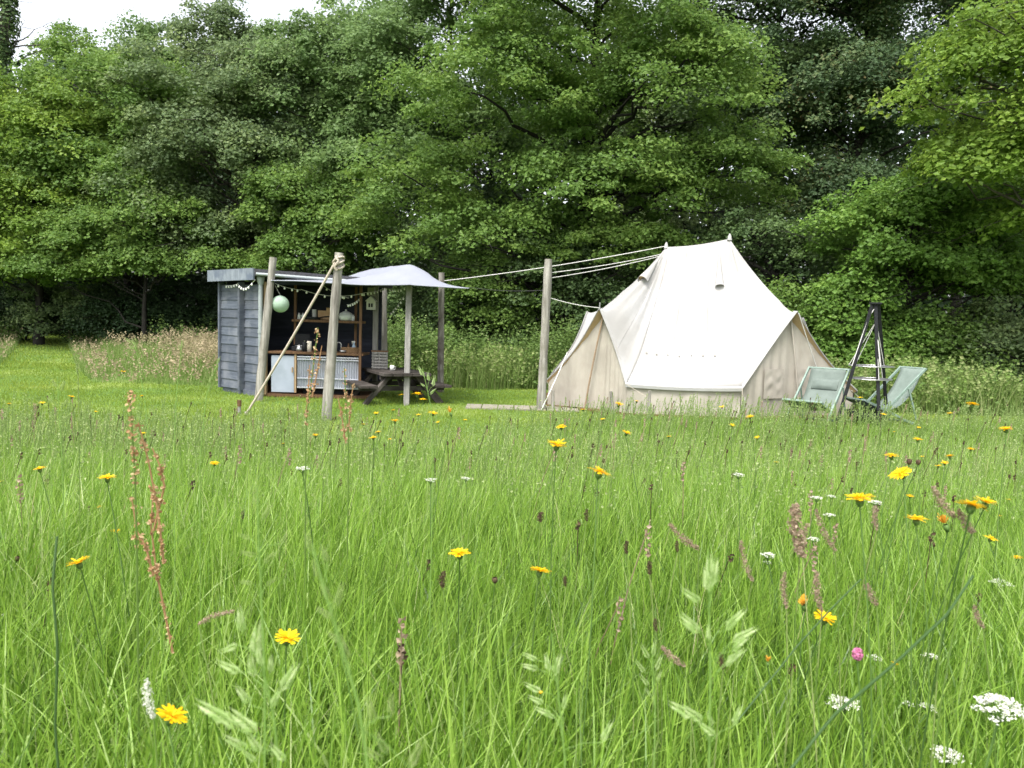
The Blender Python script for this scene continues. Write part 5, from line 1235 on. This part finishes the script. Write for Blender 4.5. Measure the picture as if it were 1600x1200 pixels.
def clover():
    p, d, h = place(1340, 1022, 20, .017, .3, .5); base = p.copy(); base[2] = float(ground_z(base[0], base[1])) - .02; hd = p - base
    root = empty('pink_clover', vec(base), 'single pink clover head at the lower right', 'flower'); R = 10 * d / FOC; mb = MB(); m = 130
    q = rng.normal(size=(m, 3)); q /= np.linalg.norm(q, axis=1)[:, None]; leaves_mesh(mb, hd + q * R * np.array([.8, .8, .95]), np.full(m, R * .55), q + rng.normal(size=(m, 3)) * .3, rng.random(m)); mb.build('florets', M['pink_petal'], root)
    MB().tube(stem_pts(np.zeros(3), hd - (0, 0, R)), .0015, 5, cap=False).build('stem', M['stem'], root)
clover()
# plumes: pinkish Yorkshire fog, brown plantain, white foxtail
def plume(x0, y0, x1, y1, wpx, d, label, mat, name, cat, group):
    """head from tip (x0,y0) to neck (x1,y1) in the photograph, wpx wide, d metres away"""
    a, b = Q(x0, y0, d), Q(x1, y1, d); base = b.copy(); base[0] += (b[0] - a[0]) * 1.1 + rng.normal() * .02; base[1] += rng.normal() * .03; base[2] = float(ground_z(base[0], base[1])) - .02
    root = empty(name, vec(base), label, cat, group); a, b = a - base, b - base; L = np.linalg.norm(a - b); R = wpx * d / FOC / 2; mb = MB(); m = int(180 + 3600 * L)
    t = rng.random(m); ax = (a - b) / L; s = np.cross(ax, (0, 1, 0)); s /= np.linalg.norm(s); u = np.cross(ax, s); an = rng.random(m) * 6.28; rr = R * np.sin(np.pi * np.clip(.08 + .84 * t, 0, 1)) ** .6 * (rng.random(m) ** .6) * (.8 + .5 * rng.random(m))
    C = b + (a - b) * t[:, None] + s * (rr * np.cos(an))[:, None] + u * (rr * np.sin(an))[:, None]
    bow = np.sin(np.pi * t) * L * .06; C += s * bow[:, None]
    nn = s * np.cos(an)[:, None] + u * np.sin(an)[:, None]; leaves_mesh(mb, C, rng.uniform(.28, .55, m) * max(R, .003), nn + rng.normal(size=(m, 3)) * .3, rng.random(m)); mb.build('seed_head', M[mat], root)
    MB().tube(np.vstack([stem_pts(np.zeros(3), b, .02), [b + (a - b) * .5, a]]), [.0009] * 8 + [.0006, .0003], 5, cap=False).build('stem', M['field'], root)
PG = 'pink and brown grass plumes in the meadow'
for row in ((1046, 818, 1092, 858, 13, 1.25, 'curved rosy grass plume arching to the right'), (1243, 788, 1254, 870, 26, 1.1, 'thick ragged pinkish grass plume at right'), (1262, 818, 1250, 862, 14, 1.12, 'russet side plume on the thick ragged pink plume'),
            (1275, 795, 1305, 860, 12, 1.2, 'slim pinkish plume right of the thick ragged one'), (1276, 893, 1284, 955, 15, 1.05, 'upright pinkish plume above the half closed orange bloom'), (1226, 894, 1229, 950, 13, 1.1, 'faint pinkish plume left of the half closed orange bloom'),
            (1158, 845, 1176, 908, 12, 1.2, 'slim brownish plume standing over the tall front brome'), (1368, 790, 1370, 828, 11, 1.2, 'short pinkish plume hanging under a white umbel'), (1354, 912, 1370, 945, 14, 1.05, 'soft pinkish plume above the pink clover'),
            (1458, 760, 1492, 808, 16, .95, 'pale bent plume left of the overlapping yellow flowers'), (1498, 796, 1520, 832, 16, .95, 'pinkish plume below the overlapping yellow flowers'), (1522, 946, 1536, 980, 12, 1.05, 'small rosy plume near the right edge'),
            (1034, 1010, 1070, 1040, 14, 1.0, 'bent brownish plume left of the tall front brome'), (366, 955, 310, 975, 11, 1.1, 'rusty sorrel spray lying sideways behind the left brome')):
    plume(*row, mat='seed_pink', name='grass_plume', cat='grass plume', group=PG)
BG = 'brown seed heads in the meadow'
for row in ((1015, 877, 1015, 897, 11, 1.1, 'brown plantain head right of the middle of the meadow'), (980, 845, 979, 865, 10, 1.2, 'brown plantain head under the tent, upper of a pair'), (1024, 967, 1026, 986, 9, 1.1, 'dark plantain head left of the front brome'), (883, 900, 884, 916, 8, 1.2, 'small brown plantain head right of the cup shaped yellow flower'),
            (693, 893, 692, 918, 13, 1.1, 'ragged brown faded flower head left of the dead one'), (917, 796, 917, 814, 8, 1.5, 'narrow brown seed head below the wide flat yellow flower'), (1058, 845, 1059, 862, 8, 1.3, 'small brown seed head left of the rosy arching plume'), (846, 800, 844, 815, 11, 1.5, 'pale brown seed head above the cup shaped yellow flower'), (1126, 1020, 1130, 1045, 12, .85, 'dark brown seed head just behind the front brome')):
    plume(*row, mat='seed_brown', name='plantain_head', cat='seed head', group=BG)
plume(229, 1062, 240, 1122, 17, .78, 'white furry foxtail left of the largest yellow flower', 'white_petal', 'foxtail', 'seed head', None)
plume(120, 566, 122, 585, 5, 2.0, 'pale foxtail standing against the far mown path', 'seed_pale', 'foxtail', 'seed head', None)
# rusty sorrel
def sorrel(stalks, d, label):
    a = np.array([Q(x, y, d) for x, y in stalks[0]]); base = a[-1].copy(); base[2] = float(ground_z(base[0], base[1])) - .02
    root = empty('sorrel', vec(base), label, 'sorrel', 'rusty sorrel stalks'); mb, sb, gb = MB(), MB(), MB()
    for i, st in enumerate(stalks):
        p = np.array([Q(x, y, d + .02 * i) for x, y in st]) - base
        full = np.vstack([p, [np.zeros(3)]]) if i == 0 else p
        tt = np.linspace(0, len(full) - 1, 24); fp = np.stack([np.interp(tt, np.arange(len(full)), full[:, k]) for k in range(3)], 1); (gb if i == 0 else sb).tube(fp, np.linspace(.0010, .0020, 24), 5, cap=False, r=.2)
        n = int(np.linalg.norm(np.diff(p, axis=0), axis=1).sum() / (.0095 if d < 1.5 else .0125) * (.7 + .3 * d))
        u = rng.random(n) * (len(p) - 1); c = np.stack([np.interp(u, np.arange(len(p)), p[:, k]) for k in range(3)], 1)
        wh = .4 + .6 * (np.sin(u * 14) > -.2)
        mb = MB(); m = 5; C = np.repeat(c, m, 0) + rng.normal(size=(n * m, 3)) * .0030 * np.repeat(wh, m)[:, None]; leaves_mesh(mb, C, rng.uniform(.004, .0085, n * m), rng.normal(size=(n * m, 3)) + np.array([0, -1, 0]), rng.random(n * m)); tag(mb.build('seed_spray', M['sorrel'], root), kind='stuff')
    sb.build('branch', M['sorrel'], root); gb.build('stem', M['field'], root)
sorrel([[(203, 612), (207, 680), (211, 740), (214, 860)], [(216, 660), (232, 720), (247, 800), (256, 880)], [(206, 780), (214, 830), (228, 855), (240, 900)], [(238, 700), (250, 728), (257, 760), (240, 830)], [(240, 760), (236, 820), (244, 890), (270, 1020)]], 1.15, 'tall rusty sorrel stalk with several arching sprays at left')
sorrel([[(497, 512), (491, 560), (485, 610), (480, 640), (478, 690)], [(503, 540), (496, 580), (488, 620)], [(484, 570), (482, 610), (479, 650)]], 1.75, 'rusty sorrel stalk in front of the ribbed panel of the shed')
sorrel([[(538, 575), (540, 610), (541, 640), (545, 680)], [(528, 620), (534, 650), (540, 690)], [(552, 600), (547, 640), (545, 675)]], 1.85, 'straw coloured sorrel stalk right of the leaning front pole')
# brome: pale drooping spikelets close to the camera
def brome(stem, spk, d, label, wide=.36, mat='brome'):
    p = np.array([Q(x, y, d) for x, y in stem]); base = p[-1].copy(); base[2] = float(ground_z(base[0], base[1])) - .02; root = empty('brome_grass', vec(base), label, 'brome grass', 'pale brome grasses close to the camera')
    q = np.vstack([p, [base]]) - base; tt = np.linspace(0, len(q) - 1, 26); fp = np.stack([np.interp(tt, np.arange(len(q)), q[:, k]) for k in range(3)], 1)
    sb = MB(); sb.tube(fp, np.linspace(.0005, .0010, 26), 6, cap=False, r=.12)
    for i, (x0, y0, x1, y1) in enumerate(spk):
        dd = d + rng.normal() * .012; a, b = Q(x0, y0, dd) - base, Q(x1, y1, dd) - base           # a: root end, b: tip
        j = np.argmin(np.linalg.norm(fp[:18] - a - np.array([0, 0, -.012]), axis=1)); mid = (fp[j] + a) / 2 + (0, 0, .003); sb.tube([fp[j], mid, a], .00028, 4, cap=False, r=.1)
        L = np.linalg.norm(b - a); ax = (b - a) / L; s = np.cross(ax, FW); s /= np.linalg.norm(s); u = np.cross(ax, s); mb = MB()
        nl = 11
        for k in range(nl):                                     # overlapping scales, two ranks, each with a fine awn
            t = k / nl; side = 1 if k % 2 else -1; c0 = a + ax * L * t * .62; l = L * (.36 - .05 * t); ww = L * wide * (.34 - .16 * t); o = s * side * L * .055 * (1 - .5 * t)
            tip = c0 + ax * l + o * 1.5; md = c0 + ax * l * .5 + o * 1.9
            V = [c0, md + s * ww * .5 + u * .0006 * side, tip, md - s * ww * .5 + u * .0006 * side, md - u * ww * .5, md + u * ww * .5]
            mb.add(V, [(0, 1, 2, 3), (0, 4, 2, 5)], float(np.clip(.3 + .5 * rng.random() + .2 * t, 0, 1)))
            aw = tip + ax * L * .11 + o * .4; mb.add([tip - s * .0002, tip + s * .0002, aw], [(0, 1, 2)], .95)
        mb.build('spikelet', M[mat], root)
    sb.build('stem', M['brome'], root)
brome([(1107, 860), (1108, 960), (1110, 1060), (1108, 1200)], [(1110, 920, 1108, 862), (1106, 925, 1102, 880), (1114, 915, 1120, 868), (1095, 942, 1062, 918), (1090, 985, 1060, 955), (1096, 990, 1058, 964), (1108, 1000, 1106, 974), (1132, 985, 1168, 948), (1142, 1003, 1188, 978), (1142, 1018, 1172, 992), (1134, 1035, 1168, 1012), (1132, 1040, 1158, 1022), (1085, 1122, 1040, 1095), (1098, 1128, 1062, 1100), (1114, 1134, 1104, 1110), (1145, 1135, 1160, 1098), (1118, 1150, 1090, 1128)], .56, 'tallest pale brome with two sided spikelets right of centre at the front')
brome([(392, 1000), (412, 1050), (428, 1120), (436, 1200)], [(378, 990, 374, 945), (398, 1025, 404, 965), (372, 1008, 340, 1020), (376, 1052, 336, 1032), (396, 1060, 390, 1018), (408, 1042, 402, 1008), (422, 1052, 424, 1022), (438, 1080, 468, 1032), (424, 1105, 440, 1072), (360, 1130, 300, 1092), (372, 1140, 330, 1108), (402, 1146, 352, 1104), (392, 1102, 366, 1068), (388, 1172, 344, 1148), (408, 1178, 384, 1142), (400, 1190, 378, 1172), (446, 1190, 420, 1160)], .50, 'large pale brome with drooping spikelets at the bottom left of centre')
brome([(862, 990), (868, 1040), (874, 1100), (884, 1200)], [(858, 1050, 852, 1018), (866, 1056, 876, 1018), (840, 1032, 815, 1020), (842, 1046, 812, 1038), (846, 1082, 816, 1066), (850, 1100, 822, 1086), (862, 1118, 832, 1104), (868, 1122, 846, 1112), (940, 1160, 958, 1122), (880, 1110, 884, 1082)], .66, 'pale brome with short spikelets at the bottom centre')
brome([(488, 850), (506, 920), (530, 1000), (560, 1100), (575, 1200)], [(486, 862, 478, 830), (500, 905, 488, 872), (512, 880, 502, 850), (516, 940, 500, 905), (520, 966, 492, 948), (524, 950, 536, 908), (534, 1004, 508, 985), (544, 1032, 530, 990), (586, 1130, 572, 1085), (606, 1180, 584, 1140), (600, 1190, 566, 1166), (610, 1120, 612, 1080), (640, 1200, 664, 1150)], .42, 'blurred purplish green brome leaning left of centre', .22, 'seed_pale')
brome([(402, 760), (404, 840), (408, 930), (414, 1060)], [(402, 790, 396, 756), (410, 812, 424, 786), (392, 842, 370, 834), (400, 868, 372, 862), (412, 880, 430, 862), (396, 912, 372, 908), (414, 915, 436, 902), (440, 850, 450, 830)], .62, 'faint blurred brome above the large pale one at left', .2, 'seed_pale')
brome([(1018, 1010), (1022, 1060), (1024, 1110), (1022, 1200)], [(1014, 1030, 1000, 1004), (1020, 1026, 1024, 998), (1008, 1052, 992, 1030), (1024, 1048, 1036, 1020), (1014, 1072, 998, 1052), (1026, 1066, 1034, 1046), (1018, 1090, 1008, 1074)], .85, 'small narrow brome left of the tallest one', .2)
brome([(90, 590), (92, 640), (96, 700), (100, 800)], [(88, 606, 80, 590), (94, 612, 102, 592), (84, 630, 72, 618), (98, 636, 108, 620), (86, 656, 74, 644), (98, 660, 112, 644)], 1.5, 'feathery pale grass head against the lawn at far left', .3, 'seed_pale')
brome([(208, 530), (216, 560), (228, 640), (236, 740)], [(206, 536, 194, 527), (212, 540, 204, 528), (212, 546, 200, 540), (214, 534, 210, 526)], 1.5, 'drooping pale grass head in front of the russet field', .3, 'seed_pale')
brome([(284, 532), (282, 560), (276, 610), (272, 700)], [(284, 545, 286, 530), (281, 548, 280, 536), (284, 556, 290, 552)], 1.5, 'single upright pale grass head in front of the russet field', .3, 'seed_pale')
brome([(342, 560), (332, 590), (322, 620), (312, 720)], [(340, 568, 344, 556), (336, 580, 342, 568), (332, 590, 334, 574), (328, 600, 330, 586), (326, 612, 332, 600)], 1.5, 'pale grass head beside the left wall of the shed', .3, 'seed_pale')
brome([(660, 575), (668, 610), (674, 640), (676, 760)], [(662, 588, 652, 570), (670, 596, 668, 580), (676, 604, 680, 584), (664, 604, 656, 598), (672, 616, 682, 606)], 1.4, 'pale grass head across the end of the picnic table', .3)
# long dark stalks
M['stalk'] = leafy('dark stalk', [(0, (0.035, 0.075, 0.02)), (1, (0.06, 0.11, 0.03))], trans=0.0)
def stalk(pts, d, r, label):
    p = np.array([Q(x, y, dd) for (x, y), dd in zip(pts, d)]); loc = p[0].copy(); tt = np.linspace(0, len(p) - 1, 20); q = np.stack([np.interp(tt, np.arange(len(p)), p[:, k]) for k in range(3)], 1) - loc
    o = MB().tube(q, r, 6, r=.1).build('long_stalk', M['stalk'], smooth=True); o.location = vec(loc); tag(o, label, 'stalk', 'long dark green stalks')
stalk([(1190, 1260), (1300, 1120), (1400, 1035), (1480, 960), (1520, 900)], [.62, .68, .74, .80, .84], .0015, 'long dark green stalk running diagonally at the lower right')
stalk([(96, 1260), (86, 1140), (90, 1010), (82, 915), (89, 838)], [.85, .86, .87, .88, .90], .0015, 'upright dark green stalk near the left edge')
stalk([(1150, 1130), (1245, 1010), (1300, 950), (1345, 905)], [.80, .85, .88, .90], .0010, 'thinner dark stalk slanting past the pink clover')
